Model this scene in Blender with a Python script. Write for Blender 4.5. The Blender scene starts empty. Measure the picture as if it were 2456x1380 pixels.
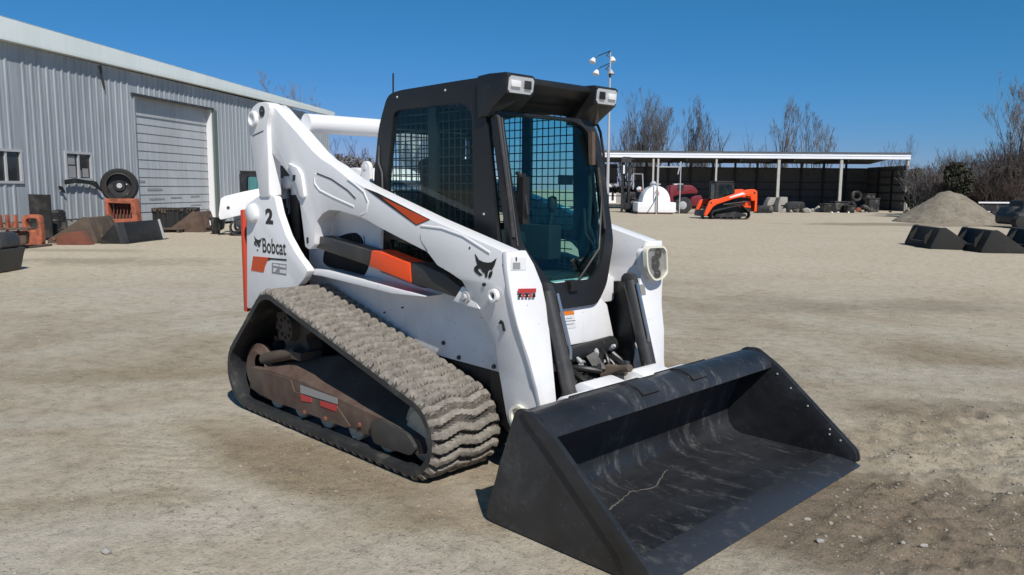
import bpy, bmesh, math, random
from math import sin, cos, pi, radians, tan, atan2, sqrt, hypot
from mathutils import Vector, Matrix, noise
from mathutils.geometry import tessellate_polygon
S = bpy.context.scene
COL = S.collection
# ------------------------------------------------------------------ camera
CX, CY, CZ, YAW, PIT, ROLL, FPX = 5.44559, -3.48327, 1.56945, 2.35539, 0.12586, 0.00694, 1894.818
def cam_axes():
    f = Vector((cos(YAW)*cos(PIT), sin(YAW)*cos(PIT), -sin(PIT)))
    r = Vector((sin(YAW), -cos(YAW), 0)); u = r.cross(f)
    c, s = cos(ROLL), sin(ROLL)
    return c*r+s*u, -s*r+c*u, f
RX, UX, FX = cam_axes()
CAM = Vector((CX, CY, CZ))
cd = bpy.data.cameras.new('camera'); cam = bpy.data.objects.new('camera', cd); COL.objects.link(cam)
m = Matrix((RX, UX, -FX)).transposed().to_4x4(); m.translation = CAM
cam.matrix_world = m
cd.sensor_width = 36; cd.lens = FPX/2456*36; cd.clip_start = .05; cd.clip_end = 3000
S.camera = cam
S.render.resolution_x, S.render.resolution_y = 1024, 575
# ------------------------------------------------------------------ light
SUN_AZ, SUN_EL = radians(-23), radians(46)
w = bpy.data.worlds.new('World'); S.world = w; w.use_nodes = True
nt = w.node_tree; bg = nt.nodes['Background']
sky = nt.nodes.new('ShaderNodeTexSky'); sky.sky_type = 'NISHITA'; sky.sun_disc = False
sky.sun_elevation = SUN_EL; sky.sun_rotation = pi/2-SUN_AZ
sky.air_density = 1.0; sky.dust_density = .05; sky.ozone_density = 3.5; sky.altitude = 250
sp_ = nt.nodes.new('ShaderNodeSeparateColor'); cb_ = nt.nodes.new('ShaderNodeCombineColor'); nt.links.new(sky.outputs[0], sp_.inputs[0])
for i_, (k_, g_) in enumerate(((.275, 1.80), (.37, .72), (.66, 1.0))):        # clear, deep, dry-air blue
    a_ = nt.nodes.new('ShaderNodeMath'); a_.operation = 'MULTIPLY'; a_.inputs[1].default_value = .12; nt.links.new(sp_.outputs[i_], a_.inputs[0])
    b_ = nt.nodes.new('ShaderNodeMath'); b_.operation = 'POWER'; b_.inputs[1].default_value = g_; nt.links.new(a_.outputs[0], b_.inputs[0])
    c_ = nt.nodes.new('ShaderNodeMath'); c_.operation = 'MULTIPLY'; c_.operation = 'MULTIPLY_ADD'; c_.inputs[1].default_value = k_/.12; c_.inputs[2].default_value = (.014/.12, 0, 0)[i_]; nt.links.new(b_.outputs[0], c_.inputs[0])
    nt.links.new(c_.outputs[0], cb_.inputs[i_])
nt.links.new(cb_.outputs[0], bg.inputs[0])
bg.inputs[1].default_value = .12
sd = bpy.data.lights.new('sun', 'SUN'); sd.energy = 4.8; sd.angle = radians(.53); sd.color = (1, .955, .89)
sun = bpy.data.objects.new('sun', sd); COL.objects.link(sun)
sv = Vector((cos(SUN_EL)*cos(SUN_AZ), cos(SUN_EL)*sin(SUN_AZ), sin(SUN_EL)))
sun.rotation_euler = sv.to_track_quat('Z', 'Y').to_euler(); sun.location = (10, -10, 20)
S.view_settings.view_transform = 'Standard'; S.view_settings.look = 'None'
S.view_settings.exposure = 0; S.view_settings.gamma = 1
S.render.engine = 'CYCLES'
S.cycles.max_bounces = 8; S.cycles.transparent_max_bounces = 16

# ------------------------------------------------------------------ rays (survey of the photo: pixel -> real point on a known plane)
def ray(u, v): return (RX*((u-1228)/FPX) - UX*((v-690)/FPX) + FX)
def onY(u, v, y): d = ray(u, v); return CAM + d*((y-CAM.y)/d.y)
def onX(u, v, x): d = ray(u, v); return CAM + d*((x-CAM.x)/d.x)
def onZ(u, v, z=0): d = ray(u, v); return CAM + d*((z-CAM.z)/d.z)
def at(u, v, depth): return CAM + ray(u, v)*depth          # depth along the view axis
def XZ(pts, y): return [(p.x, p.z) for p in (onY(a, b, y) for a, b in pts)]
# ------------------------------------------------------------------ materials
def lin(h):
    h = h.lstrip('#'); c = [int(h[i:i+2], 16)/255 for i in (0, 2, 4)]
    return tuple(x/12.92 if x <= .04045 else ((x+.055)/1.055)**2.4 for x in c)+(1,)
class NT:
    def __init__(s, name):
        s.m = bpy.data.materials.new(name); s.m.use_nodes = True; s.t = s.m.node_tree
        s.b = s.t.nodes['Principled BSDF']; s.out = s.t.nodes['Material Output']
        s.geo = None
    def n(s, ty, **k):
        o = s.t.nodes.new(ty)
        for a, b in k.items(): setattr(o, a, b)
        return o
    def l(s, a, b): s.t.links.new(a, b)
    def pos(s, scale=(1, 1, 1), local=False):
        if local: g = s.n('ShaderNodeTexCoord').outputs['Object']
        else: g = s.n('ShaderNodeNewGeometry').outputs['Position']
        mp = s.n('ShaderNodeMapping'); mp.inputs['Scale'].default_value = scale
        s.l(g, mp.inputs[0]); return mp.outputs[0]
    def noise(s, sc, det=4, rough=.55, vec=None, dist=0):
        o = s.n('ShaderNodeTexNoise'); o.inputs['Scale'].default_value = sc; o.inputs['Detail'].default_value = det
        o.inputs['Roughness'].default_value = rough; o.inputs['Distortion'].default_value = dist
        s.l(vec or s.pos(), o.inputs['Vector']); return o.outputs['Fac']
    def ramp(s, fac, stops):
        o = s.n('ShaderNodeValToRGB'); e = o.color_ramp.elements
        while len(e) < len(stops): e.new(.5)
        for i, (p, c) in enumerate(stops):
            e[i].position = p; e[i].color = c if len(c) == 4 else tuple(c)+(1,)
        s.l(fac, o.inputs[0]); return o.outputs[0]
    def mix(s, fac, a, b, mode='MIX'):
        o = s.n('ShaderNodeMix', data_type='RGBA', blend_type=mode)
        for i, v in ((0, fac), (6, a), (7, b)):
            if hasattr(v, 'type') and not isinstance(v, tuple): s.l(v, o.inputs[i])
            else: o.inputs[i].default_value = v
        return o.outputs[2]
    def math(s, op, a, b=0.0, c=None):
        o = s.n('ShaderNodeMath', operation=op)
        for i, v in enumerate((a, b) if c is None else (a, b, c)):
            if isinstance(v, (int, float)): o.inputs[i].default_value = v
            else: s.l(v, o.inputs[i])
        return o.outputs[0]
    def bump(s, h, strength=.3, dist=.01):
        o = s.n('ShaderNodeBump'); o.inputs['Strength'].default_value = strength; o.inputs['Distance'].default_value = dist
        s.l(h, o.inputs['Height']); s.l(o.outputs[0], s.b.inputs['Normal']); return o
    def col(s, c):
        if isinstance(c, tuple): s.b.inputs['Base Color'].default_value = c
        else: s.l(c, s.b.inputs['Base Color'])
        return s
    def rough(s, r):
        if isinstance(r, (int, float)): s.b.inputs['Roughness'].default_value = r
        else: s.l(r, s.b.inputs['Roughness'])
        return s
    def metal(s, v): s.b.inputs['Metallic'].default_value = v; return s
g3 = lambda v: (v, v, v, 1)
def paint(name, c, dirt=(.25, .2, .14, 1), amt=.25, rough=.35, sc=3.0, lo=.5, hi=.75, spots=True):
    t = NT(name)
    f = t.ramp(t.noise(sc, 6, .65), [(lo, g3(0)), (hi, g3(amt))])
    c0 = t.mix(f, c, dirt)
    if spots:
        k = t.ramp(t.noise(sc*14, 3, .6), [(.66, g3(0)), (.72, g3(min(1, amt*2)))])
        c0 = t.mix(k, c0, dirt)
    t.col(c0); t.rough(t.math('ADD', t.math('MULTIPLY', f, .6), rough))
    t.bump(t.noise(40, 3), .04, .002)
    return t.m
M = {}
def machine_white(name, extra):
    t = NT(name)
    sep = t.n('ShaderNodeSeparateXYZ'); t.l(t.pos(), sep.inputs[0])
    low = t.ramp(sep.outputs[2], [(.25, g3(1)), (1.3, g3(.15))])                       # splashed dust reaches highest near the tracks
    film = t.math('MULTIPLY', t.ramp(t.noise(2.6, 7, .7), [(.40, g3(0)), (.70, g3(.45+extra))]), low)
    run = t.math('MULTIPLY', t.ramp(t.noise(9, 5, .65, t.pos((3, 3, .35))), [(.60, g3(0)), (.74, g3(.28))]), low)
    chips = t.ramp(t.noise(60, 2, .5), [(.735, g3(0)), (.75, g3(.7))])
    scr = t.ramp(t.noise(14, 6, .8, t.pos((1, 1, 6))), [(.70, g3(0)), (.76, g3(.35))])
    c = t.mix(film, (.79, .79, .80, 1), (.36, .31, .24, 1)); c = t.mix(run, c, (.38, .34, .28, 1)); c = t.mix(scr, c, (.45, .44, .42, 1)); c = t.mix(chips, c, (.12, .1, .09, 1))
    t.col(c); t.rough(t.math('ADD', t.math('MULTIPLY', film, .5), .30)); t.bump(t.noise(3.5, 3, .5), .10, .01); return t.m
M['white'] = machine_white('white_paint', .0)
M['white_dirty'] = machine_white('white_paint_dirty', .35)
M['cab_black'] = paint('cab_black_paint', (.013, .013, .014, 1), (.05, .047, .04, 1), .5, .42)
M['frame_black'] = paint('satin_black', (.012, .012, .012, 1), (.08, .07, .055, 1), .6, .5)
M['dark_grey'] = paint('dark_grey_steel', (.035, .035, .036, 1), (.12, .1, .075, 1), .5, .45)
M['orange'] = paint('orange_paint', (.9, .085, .01, 1), (.25, .06, .02, 1), .2, .35)
M['orange_decal'] = paint('orange_decal', (.62, .07, .008, 1), (.15, .03, .01, 1), .3, .4)
M['red_orange'] = paint('red_orange_paint', (.55, .06, .025, 1), (.2, .05, .02, 1), .2, .4)
M['rust'] = paint('rusty_steel', (.075, .040, .028, 1), (.14, .11, .085, 1), .85, .75, 4, .35, .7)
M['rust_red'] = paint('red_rust', (.19, .062, .035, 1), (.09, .05, .04, 1), .7, .8, 3, .35, .7)
M['old_orange'] = paint('faded_orange_paint', (.42, .12, .06, 1), (.1, .045, .03, 1), .8, .7, 5, .4, .65)
M['tan_dark'] = paint('weathered_brown', (.07, .055, .042, 1), (.14, .1, .07, 1), .7, .8, 3, .4, .7)
M['cream'] = paint('worn_roller', (.42, .38, .3, 1), (.15, .1, .06, 1), .7, .55, 8)
M['galv'] = paint('galvanised_steel', (.42, .43, .44, 1), (.25, .25, .25, 1), .4, .45)
M['rubber'] = paint('rubber', (.013, .013, .013, 1), (.045, .04, .033, 1), .7, .75)
M['maroon'] = paint('maroon_paint', (.16, .012, .018, 1), (.05, .02, .02, 1), .5, .4)
M['poly'] = paint('white_plastic', (.82, .82, .82, 1), (.4, .37, .3, 1), .15, .4)
M['concrete'] = paint('concrete_block', (.33, .31, .28, 1), (.18, .16, .13, 1), .7, .9)
M['chrome'] = NT('chrome_rod').col(g3(.5)).rough(.3).metal(1).m
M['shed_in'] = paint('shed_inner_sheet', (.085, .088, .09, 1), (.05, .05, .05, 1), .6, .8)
M['post'] = paint('shed_post', (.42, .41, .38, 1), (.2, .2, .18, 1), .5, .6)
M['bark'] = paint('hazed_bare_bark', (.12, .11, .105, 1), (.07, .06, .05, 1), .7, .9)  # grey mixed into the bark tone for distance haze
M['bark_red'] = paint('dark_bark', (.085, .062, .055, 1), (.05, .04, .035, 1), .7, .9)
M['bark_grey'] = paint('grey_brown_twigs', (.165, .152, .148, 1), (.1, .08, .06, 1), .7, .9)
M['evergreen'] = paint('dark_evergreen', (.035, .036, .022, 1), (.06, .05, .03, 1), .7, .9)
def bucket_paint(name, wear):
    t = NT(name)
    a = t.noise(2.2, 6, .7, t.pos((1.0, .35, 1)))
    # dusty scrapes dragged lengthwise on the wear surfaces
    scr = t.noise(5, 9, .8, t.pos((1, 2.6, 1)), .6)
    s2 = t.ramp(scr, [(.60, g3(0)), (.70, g3(.75*wear))])
    big = t.ramp(t.noise(1.9, 3, .5, t.pos((1, 1, .4))), [(.50, g3(.0)), (.62, g3(1))])
    f = t.math('MULTIPLY', s2, big)
    sm = t.math('MULTIPLY', t.ramp(t.noise(3.2, 7, .72, t.pos((1, 3, 1)), .4), [(.53, g3(0)), (.70, g3(.5*wear))]), t.ramp(t.noise(24, 4, .8), [(.4, g3(.1)), (.62, g3(1))]))  # dust smears, strengthened to paint in some of the floor's sheen
    fine = t.ramp(t.noise(80, 2, .5), [(.72, g3(0)), (.76, g3(.5))])
    base = t.ramp(a, [(.35, (.012, .0125, .014)), (.7, (.034, .036, .041))])  # bluish lift puts the bucket floor's sheen into the base colour
    c = t.mix(f, base, (.30, .295, .285, 1)); c = t.mix(sm, c, (.24, .235, .23, 1)); c = t.mix(fine, c, (.2, .18, .15, 1))
    t.col(c); t.rough(t.math('ADD', t.math('MULTIPLY', a, .25), .27))
    t.bump(t.noise(18, 5, .7), .12, .004)
    return t.m
M['bucket'] = bucket_paint('worn_black_bucket_paint', 1.0)
M['bucket_side'] = bucket_paint('black_bucket_paint', .4)
def tread_mat():
    t = NT('dusty_tread_rubber')
    a = t.noise(9, 6, .7)
    b = t.noise(38, 4, .6)
    c = t.ramp(t.math('MULTIPLY', t.math('ADD', a, b), .5), [(.30, (.10, .09, .078)), (.46, (.19, .170, .145)), (.62, (.28, .25, .212))])
    t.col(c); t.rough(.92); t.bump(t.math('ADD', b, t.math('MULTIPLY', a, .4)), .4, .005); return t.m
M['tread'] = tread_mat()
M['tread_gap'] = paint('packed_shaded_tread_gap', (.045, .041, .037, 1), (.13, .115, .095, 1), .8, .95, 9, .42, .7)  # packed dirt, darkened so the gaps carry lug shade in their colour
def belt_mat():
    t = NT('track_belt_rubber')
    a = t.noise(5, 6, .7)
    c = t.ramp(a, [(.35, (.016, .018, .02)), (.55, (.03, .032, .034)), (.72, (.1, .09, .075))])
    t.col(c); t.rough(t.math('ADD', t.math('MULTIPLY', a, .4), .35)); t.bump(t.noise(30, 4, .6), .25, .004); return t.m
M['belt'] = belt_mat()
def glass(name, tint, ior=1.45, rough=.0, dust=.0):
    t = NT(name); t.t.nodes.remove(t.b)
    tr = t.n('ShaderNodeBsdfTransparent'); tr.inputs[0].default_value = tint
    gl = t.n('ShaderNodeBsdfGlossy'); gl.inputs['Roughness'].default_value = rough
    fr = t.n('ShaderNodeLayerWeight'); fr.inputs[0].default_value = .5; fr_ = t.math('ADD', t.math('MULTIPLY', t.math('POWER', fr.outputs['Facing'], 4.0), .6), .035*ior/1.3)
    mx = t.n('ShaderNodeMixShader'); t.l(fr_, mx.inputs[0]); t.l(tr.outputs[0], mx.inputs[1]); t.l(gl.outputs[0], mx.inputs[2])
    last = mx.outputs[0]
    if dust:
        df = t.n('ShaderNodeBsdfDiffuse'); df.inputs[0].default_value = (.3, .29, .27, 1)
        m2 = t.n('ShaderNodeMixShader'); t.l(t.math('MULTIPLY', t.noise(6, 5, .7), dust), m2.inputs[0])
        t.l(last, m2.inputs[1]); t.l(df.outputs[0], m2.inputs[2]); last = m2.outputs[0]
    t.l(last, t.out.inputs[0]); return t.m
M['glass'] = glass('tinted_green_glass', (.72, .93, .91, 1), 1.0, 0, .0)
M['glass_side'] = glass('dark_side_glass', (.86, .95, .93, 1), .7)
M['lens'] = glass('clear_lamp_lens', (.9, .9, .9, 1), 1.5, .05, .1)
M['winglass'] = NT('window_pane').col((.03, .032, .034, 1)).rough(.08).m
M['mirror'] = NT('mirror_face').col(g3(.85)).rough(.03).metal(1).m
M['reflector'] = NT('lamp_reflector').col(g3(.75)).rough(.38).metal(.6).m
M['ink'] = NT('black_print').col(g3(.012)).rough(.4).m
M['grey_print'] = NT('grey_print').col(g3(.28)).rough(.5).m
M['label_white'] = NT('white_label').col(g3(.72)).rough(.4).m
M['label_orange'] = NT('orange_label').col((.75, .2, .02, 1)).rough(.4).m
M['label_red'] = NT('red_label').col((.45, .04, .04, 1)).rough(.4).m
M['yellowish'] = NT('cream_bezel').col((.75, .72, .6, 1)).rough(.35).m
M['smoked'] = NT('smoked_plastic').col((.06, .062, .066, 1)).rough(.18).m
M['dust'] = NT('dried_mud').col((.10, .088, .07, 1)).rough(.95).m
M['flat_black'] = paint('flat_black_steel', (.016, .016, .016, 1), (.06, .055, .048, 1), .6, .85)
M['steel'] = paint('worn_edge_steel', (.03, .033, .04, 1), (.11, .11, .112, 1), .4, .36, 9, .55, .72)
M['hose'] = NT('hydraulic_hose').col(g3(.012)).rough(.42).m
M['blue'] = NT('blue_plastic').col((.02, .05, .16, 1)).rough(.5).m
M['seat'] = NT('black_vinyl').col(g3(.02)).rough(.6).m
M['junk'] = paint('black_junk', (.012, .012, .012, 1), (.2, .19, .17, 1), .9, .5, 2.5, .52, .7)
M['void'] = NT('dark_interior').col(g3(.01)).rough(.9).m
def wall_mat(name, c, c2):
    t = NT(name)
    a = t.noise(.6, 5, .6, t.pos((1, 1, .3))); b = t.noise(3, 5, .65, t.pos((3, 3, .25)))
    cc = t.mix(t.ramp(t.math('MULTIPLY', t.math('ADD', a, b), .5), [(.4, g3(0)), (.65, g3(1))]), c, c2)
    t.col(cc); t.rough(.42); return t.m
M['barn'] = wall_mat('blue_grey_sheet_metal', (.34, .37, .395, 1), (.24, .262, .285, 1))
M['barn_trim'] = wall_mat('pale_eave_sheet', (.80, .86, .84, 1), (.70, .77, .75, 1))
M['roof_white'] = wall_mat('white_roof_sheet', (.72, .76, .77, 1), (.66, .7, .7, 1))
M['door'] = wall_mat('weathered_door_sheet', (.46, .48, .495, 1), (.33, .345, .35, 1))
M['olive'] = wall_mat('green_grey_trim', (.12, .155, .13, 1), (.1, .125, .11, 1))
M['shed_white'] = wall_mat('white_fascia', (.8, .82, .86, 1), (.74, .76, .8, 1))
# ------------------------------------------------------------------ mesh builder
class MB:
    def __init__(s): s.v = []; s.f = []; s.mi = []
    def add(s, vs, fs, mi=0):
        o = len(s.v); s.v.extend(tuple(v) for v in vs); s.f.extend(tuple(i+o for i in f) for f in fs); s.mi.extend([mi]*len(fs)); return s
    def box(s, c, d, rot=None, mi=0):
        hx, hy, hz = d[0]/2, d[1]/2, d[2]/2
        vs = [Vector((x*hx, y*hy, z*hz)) for x in (-1, 1) for y in (-1, 1) for z in (-1, 1)]
        if rot is not None: vs = [rot @ v for v in vs]
        c = Vector(c); vs = [v+c for v in vs]
        return s.add(vs, [(0, 1, 3, 2), (4, 6, 7, 5), (0, 4, 5, 1), (2, 3, 7, 6), (0, 2, 6, 4), (1, 5, 7, 3)], mi)
    def plate(s, outer, O, U, V, N, t, holes=(), mi=0):
        """polygon(s) in the U,V plane through O, thickened by t along N"""
        O, U, V, N = Vector(O), Vector(U), Vector(V), Vector(N)
        loops = [list(outer)]+[list(h) for h in holes]
        flat = [p for L in loops for p in L]
        tris = tessellate_polygon([[Vector((a, b, 0)) for a, b in L] for L in loops])
        P = [O+U*a+V*b for a, b in flat]; n = len(P)
        vs = P+[p+N*t for p in P]; fs = [tuple(q) for q in tris]+[tuple(i+n for i in reversed(q)) for q in tris]
        k = 0
        for L in loops:
            for i in range(len(L)):
                j = (i+1) % len(L); fs.append((k+i, k+j, k+j+n, k+i+n))
            k += len(L)
        return s.add(vs, fs, mi)
    def xz(s, poly, y0, y1, holes=(), mi=0):
        return s.plate(poly, (0, y0, 0), (1, 0, 0), (0, 0, 1), (0, 1, 0), y1-y0, holes, mi)
    def tube(s, pts, r, n=10, caps=True, mi=0):
        pts = [Vector(p) for p in pts]; rs = r if isinstance(r, (list, tuple)) else [r]*len(pts)
        ups = None; vs = []; fs = []
        for i, p in enumerate(pts):
            d = (pts[min(i+1, len(pts)-1)]-pts[max(i-1, 0)]).normalized()
            if ups is None:
                a = Vector((0, 0, 1)) if abs(d.z) < .9 else Vector((1, 0, 0)); ups = (a-d*a.dot(d)).normalized()
            else: ups = (ups-d*ups.dot(d)).normalized()
            b = d.cross(ups)
            for k in range(n):
                t = 2*pi*k/n; vs.append(p+(ups*cos(t)+b*sin(t))*rs[i])
        for i in range(len(pts)-1):
            for k in range(n):
                k2 = (k+1) % n; fs.append((i*n+k, i*n+k2, (i+1)*n+k2, (i+1)*n+k))
        if caps: fs.append(tuple(reversed(range(n)))); fs.append(tuple(range((len(pts)-1)*n, len(pts)*n)))
        return s.add(vs, fs, mi)
    def lathe(s, prof, c, axis, n=24, mi=0, caps=True):
        """prof = [(along, radius)], revolved about axis through c"""
        c = Vector(c); ax = Vector(axis).normalized()
        a = Vector((0, 0, 1)) if abs(ax.z) < .9 else Vector((1, 0, 0)); u = (a-ax*a.dot(ax)).normalized(); v = ax.cross(u)
        vs = []; fs = []
        for h, r in prof:
            for k in range(n):
                t = 2*pi*k/n; vs.append(c+ax*h+(u*cos(t)+v*sin(t))*r)
        for i in range(len(prof)-1):
            for k in range(n):
                k2 = (k+1) % n; fs.append((i*n+k, i*n+k2, (i+1)*n+k2, (i+1)*n+k))
        if caps and prof[0][1] > 1e-4: fs.append(tuple(reversed(range(n))))
        if caps and prof[-1][1] > 1e-4: fs.append(tuple(range((len(prof)-1)*n, len(prof)*n)))
        return s.add(vs, fs, mi)
    def build(s, name, mats, parent=None, smooth=True, bevel=0, ang=35, clean=False):
        me = bpy.data.meshes.new(name); me.from_pydata(s.v, [], s.f)
        if not isinstance(mats, (list, tuple)): mats = [mats]
        for m_ in mats: me.materials.append(m_)
        if len(mats) > 1: me.polygons.foreach_set('material_index', s.mi)
        bm = bmesh.new(); bm.from_mesh(me)
        if clean: bmesh.ops.remove_doubles(bm, verts=bm.verts, dist=1e-5)
        bmesh.ops.recalc_face_normals(bm, faces=bm.faces)
        if bevel:
            bmesh.ops.dissolve_limit(bm, angle_limit=radians(1), verts=bm.verts, edges=bm.edges)
            es = [e for e in bm.edges if len(e.link_faces) == 2 and e.calc_face_angle(0) > radians(28)]
            bmesh.ops.bevel(bm, geom=es, offset=bevel, segments=2, profile=.6, affect='EDGES', clamp_overlap=True)
        bm.to_mesh(me); bm.free()
        if smooth:
            me.shade_smooth(); me.set_sharp_from_angle(angle=radians(ang))
        o = bpy.data.objects.new(name, me); COL.objects.link(o)
        if parent: o.parent = parent
        return o
def mb(): return MB()
def tag(o, label=None, cat=None, group=None, kind=None):
    for k, v in (('label', label), ('category', cat), ('group', group), ('kind', kind)):
        if v: o[k] = v
    return o
def thing(name, label, cat, loc=(0, 0, 0), rz=0, group=None):
    o = bpy.data.objects.new(name, None); o.empty_display_size = .3; COL.objects.link(o)
    o.location = loc; o.rotation_euler = (0, 0, rz); return tag(o, label, cat, group)
def part(o, label): o['label'] = label; return o
def copy_thing(r, loc=None, rz=None, label=None, group=None):
    def cp(o, par):
        c = o.copy(); COL.objects.link(c); c.parent = par
        for ch in list(o.children): cp(ch, c)
        return c
    c = cp(r, None)
    if loc is not None: c.location = loc
    if rz is not None: c.rotation_euler = (0, 0, rz)
    if label: c['label'] = label
    if group: c['group'] = group
    return c
def text(s_, name, size, O, U, V, mat, parent, thick=.002, sx=1.0, bold=.012):
    cu = bpy.data.curves.new('t', 'FONT'); cu.body = s_; cu.size = size; cu.extrude = thick; cu.offset = bold*size
    ob = bpy.data.objects.new('t', cu); COL.objects.link(ob)
    dg = bpy.context.evaluated_depsgraph_get(); me = bpy.data.meshes.new_from_object(ob.evaluated_get(dg))
    bpy.data.objects.remove(ob)
    U, V = Vector(U).normalized(), Vector(V).normalized(); W = U.cross(V)
    for v in me.vertices:
        c = v.co; v.co = Vector(O)+U*c.x*sx+V*c.y+W*c.z
    me.name = name; me.materials.clear(); me.materials.append(mat)
    o = bpy.data.objects.new(name, me); COL.objects.link(o); o.parent = parent; return o
def rrect(x0, z0, x1, z1, r, n=5):
    out = []
    for cx, cz, a0 in ((x1-r, z1-r, 0), (x0+r, z1-r, 90), (x0+r, z0+r, 180), (x1-r, z0+r, 270)):
        for i in range(n+1):
            a = radians(a0+90*i/n); out.append((cx+r*cos(a), cz+r*sin(a)))
    return out
def round_poly(pts, r, n=4):
    """round the corners of a polygon"""
    out = []; L = len(pts)
    for i in range(L):
        p, a, b = Vector(pts[i]), Vector(pts[i-1]), Vector(pts[(i+1) % L])
        rr = r[i] if isinstance(r, (list, tuple)) else r
        da, db = (a-p), (b-p); k = min(rr, da.length*.45, db.length*.45)
        if k < 1e-4: out.append(tuple(p)); continue
        A = p+da.normalized()*k; B = p+db.normalized()*k
        for j in range(n+1):
            t = j/n; q = A*(1-t)**2+p*2*t*(1-t)+B*t*t; out.append((q.x, q.y))
    return out
def circ(cx, cz, r, n=16): return [(cx+r*cos(2*pi*i/n), cz+r*sin(2*pi*i/n)) for i in range(n)]

# ================================================================== THE BIG WHITE TRACK LOADER
def hull_path(circs, step):
    """closed outward belt path round circles given clockwise seen from -y: returns [(x,z,nx,nz)] evenly spaced"""
    pts = []
    n = len(circs); segs = []
    for i in range(n):
        (x0, z0, r0), (x1, z1, r1) = circs[i], circs[(i+1) % n]
        d = hypot(x1-x0, z1-z0); a = atan2(z1-z0, x1-x0); b = math.acos((r0-r1)/d)
        segs.append(a+b)                      # normal angle of the outer tangent (left side of travel)
    for i in range(n):
        x, z, r = circs[i]; a0 = segs[i-1]; a1 = segs[i]
        while a1 > a0: a1 -= 2*pi
        k = max(3, int((a0-a1)*r/step*3))
        for j in range(k+1):
            t = a0+(a1-a0)*j/k; pts.append((x+r*cos(t), z+r*sin(t)))
    L = [0]
    for i in range(len(pts)): L.append(L[-1]+hypot(pts[(i+1) % len(pts)][0]-pts[i][0], pts[(i+1) % len(pts)][1]-pts[i][1]))
    N = int(round(L[-1]/step)); out = []; j = 0
    for i in range(N):
        s = L[-1]*i/N
        while L[j+1] < s: j += 1
        t = (s-L[j])/max(1e-9, L[j+1]-L[j]); p, q = pts[j], pts[(j+1) % len(pts)]
        out.append((p[0]+(q[0]-p[0])*t, p[1]+(q[1]-p[1])*t))
    res = []
    for i in range(N):
        a, b = out[i-1], out[(i+1) % N]; dx, dz = b[0]-a[0], b[1]-a[1]; l = hypot(dx, dz)
        res.append((out[i][0], out[i][1], -dz/l, dx/l))
    return res, L[-1]
def make_belt(circs, y0, y1, parent, step=.0085, nw=34, pitch=.080, amp=.034, mats=None, thick=.035, seed=0, name='track_belt'):
    path, L = hull_path(circs, step); N = len(path); npitch = round(L/pitch); b = mb()
    rnd = random.Random(seed)
    def lug(s, w_):                                   # s in pitches, w_ in 0..1 : zigzag lug height
        z = abs(((w_*2.0+.25) % 1)-.5)*2              # 0..1 zigzag, two waves
        ph = (s + z*.42 + .04*noise.noise(Vector((s*.9, w_*6, seed)))) % 1
        h = 1-abs(ph-.5)*2
        h = min(1, max(0, (h-.34)/.18)); h = h*h*(3-2*h)
        e = min(1, w_/.05, (1-w_)/.05)
        cut = .5+.5*min(1, abs(((w_*4) % 1)-.5)*7)    # shallow notches between blocks
        return h*e*(.55+.45*cut)
    for i, (x, z, nx, nz) in enumerate(path):
        s = i/N*npitch
        for k in range(nw+1):
            w_ = k/nw; y = y0+(y1-y0)*w_
            h = (lug(s, w_)-1)*amp + .0035*noise.noise(Vector((x*22, y*22, z*22+seed)))
            b.v.append((x+nx*h, y, z+nz*h))
    W = nw+1
    hh = [[lug(i/N*npitch, k/nw) for k in range(nw+1)] for i in range(N)]
    for i in range(N):
        j = (i+1) % N
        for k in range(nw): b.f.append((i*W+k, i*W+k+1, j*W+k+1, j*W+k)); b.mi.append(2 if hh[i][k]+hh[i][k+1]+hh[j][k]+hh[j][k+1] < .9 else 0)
    o = len(b.v)
    for x, z, nx, nz in path:
        for y, h in ((y0, -amp-.002), (y0-.0001, -amp-.014), (y0, -amp-thick), (y0+(y1-y0)*.16, -amp-thick), (y0+(y1-y0)*.2, -amp-thick+.012),
                     (y0+(y1-y0)*.8, -amp-thick+.012), (y0+(y1-y0)*.84, -amp-thick), (y1, -amp-thick), (y1, -amp-.002)):
            b.v.append((x+nx*h, y, z+nz*h))
    for i in range(N):
        j = (i+1) % N
        for k in range(8): b.f.append((o+i*9+k, o+j*9+k, o+j*9+k+1, o+i*9+k+1)); b.mi.append(1)
        b.f.append((o+i*9, i*W, j*W, o+j*9)); b.mi.append(1)
        b.f.append((o+i*9+8, o+j*9+8, j*W+nw, i*W+nw)); b.mi.append(1)
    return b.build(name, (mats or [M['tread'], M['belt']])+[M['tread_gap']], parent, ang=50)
CIRC = [(.30, .272, .272), (.68, .622, .275), (2.165, .245, .245)]
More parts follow.
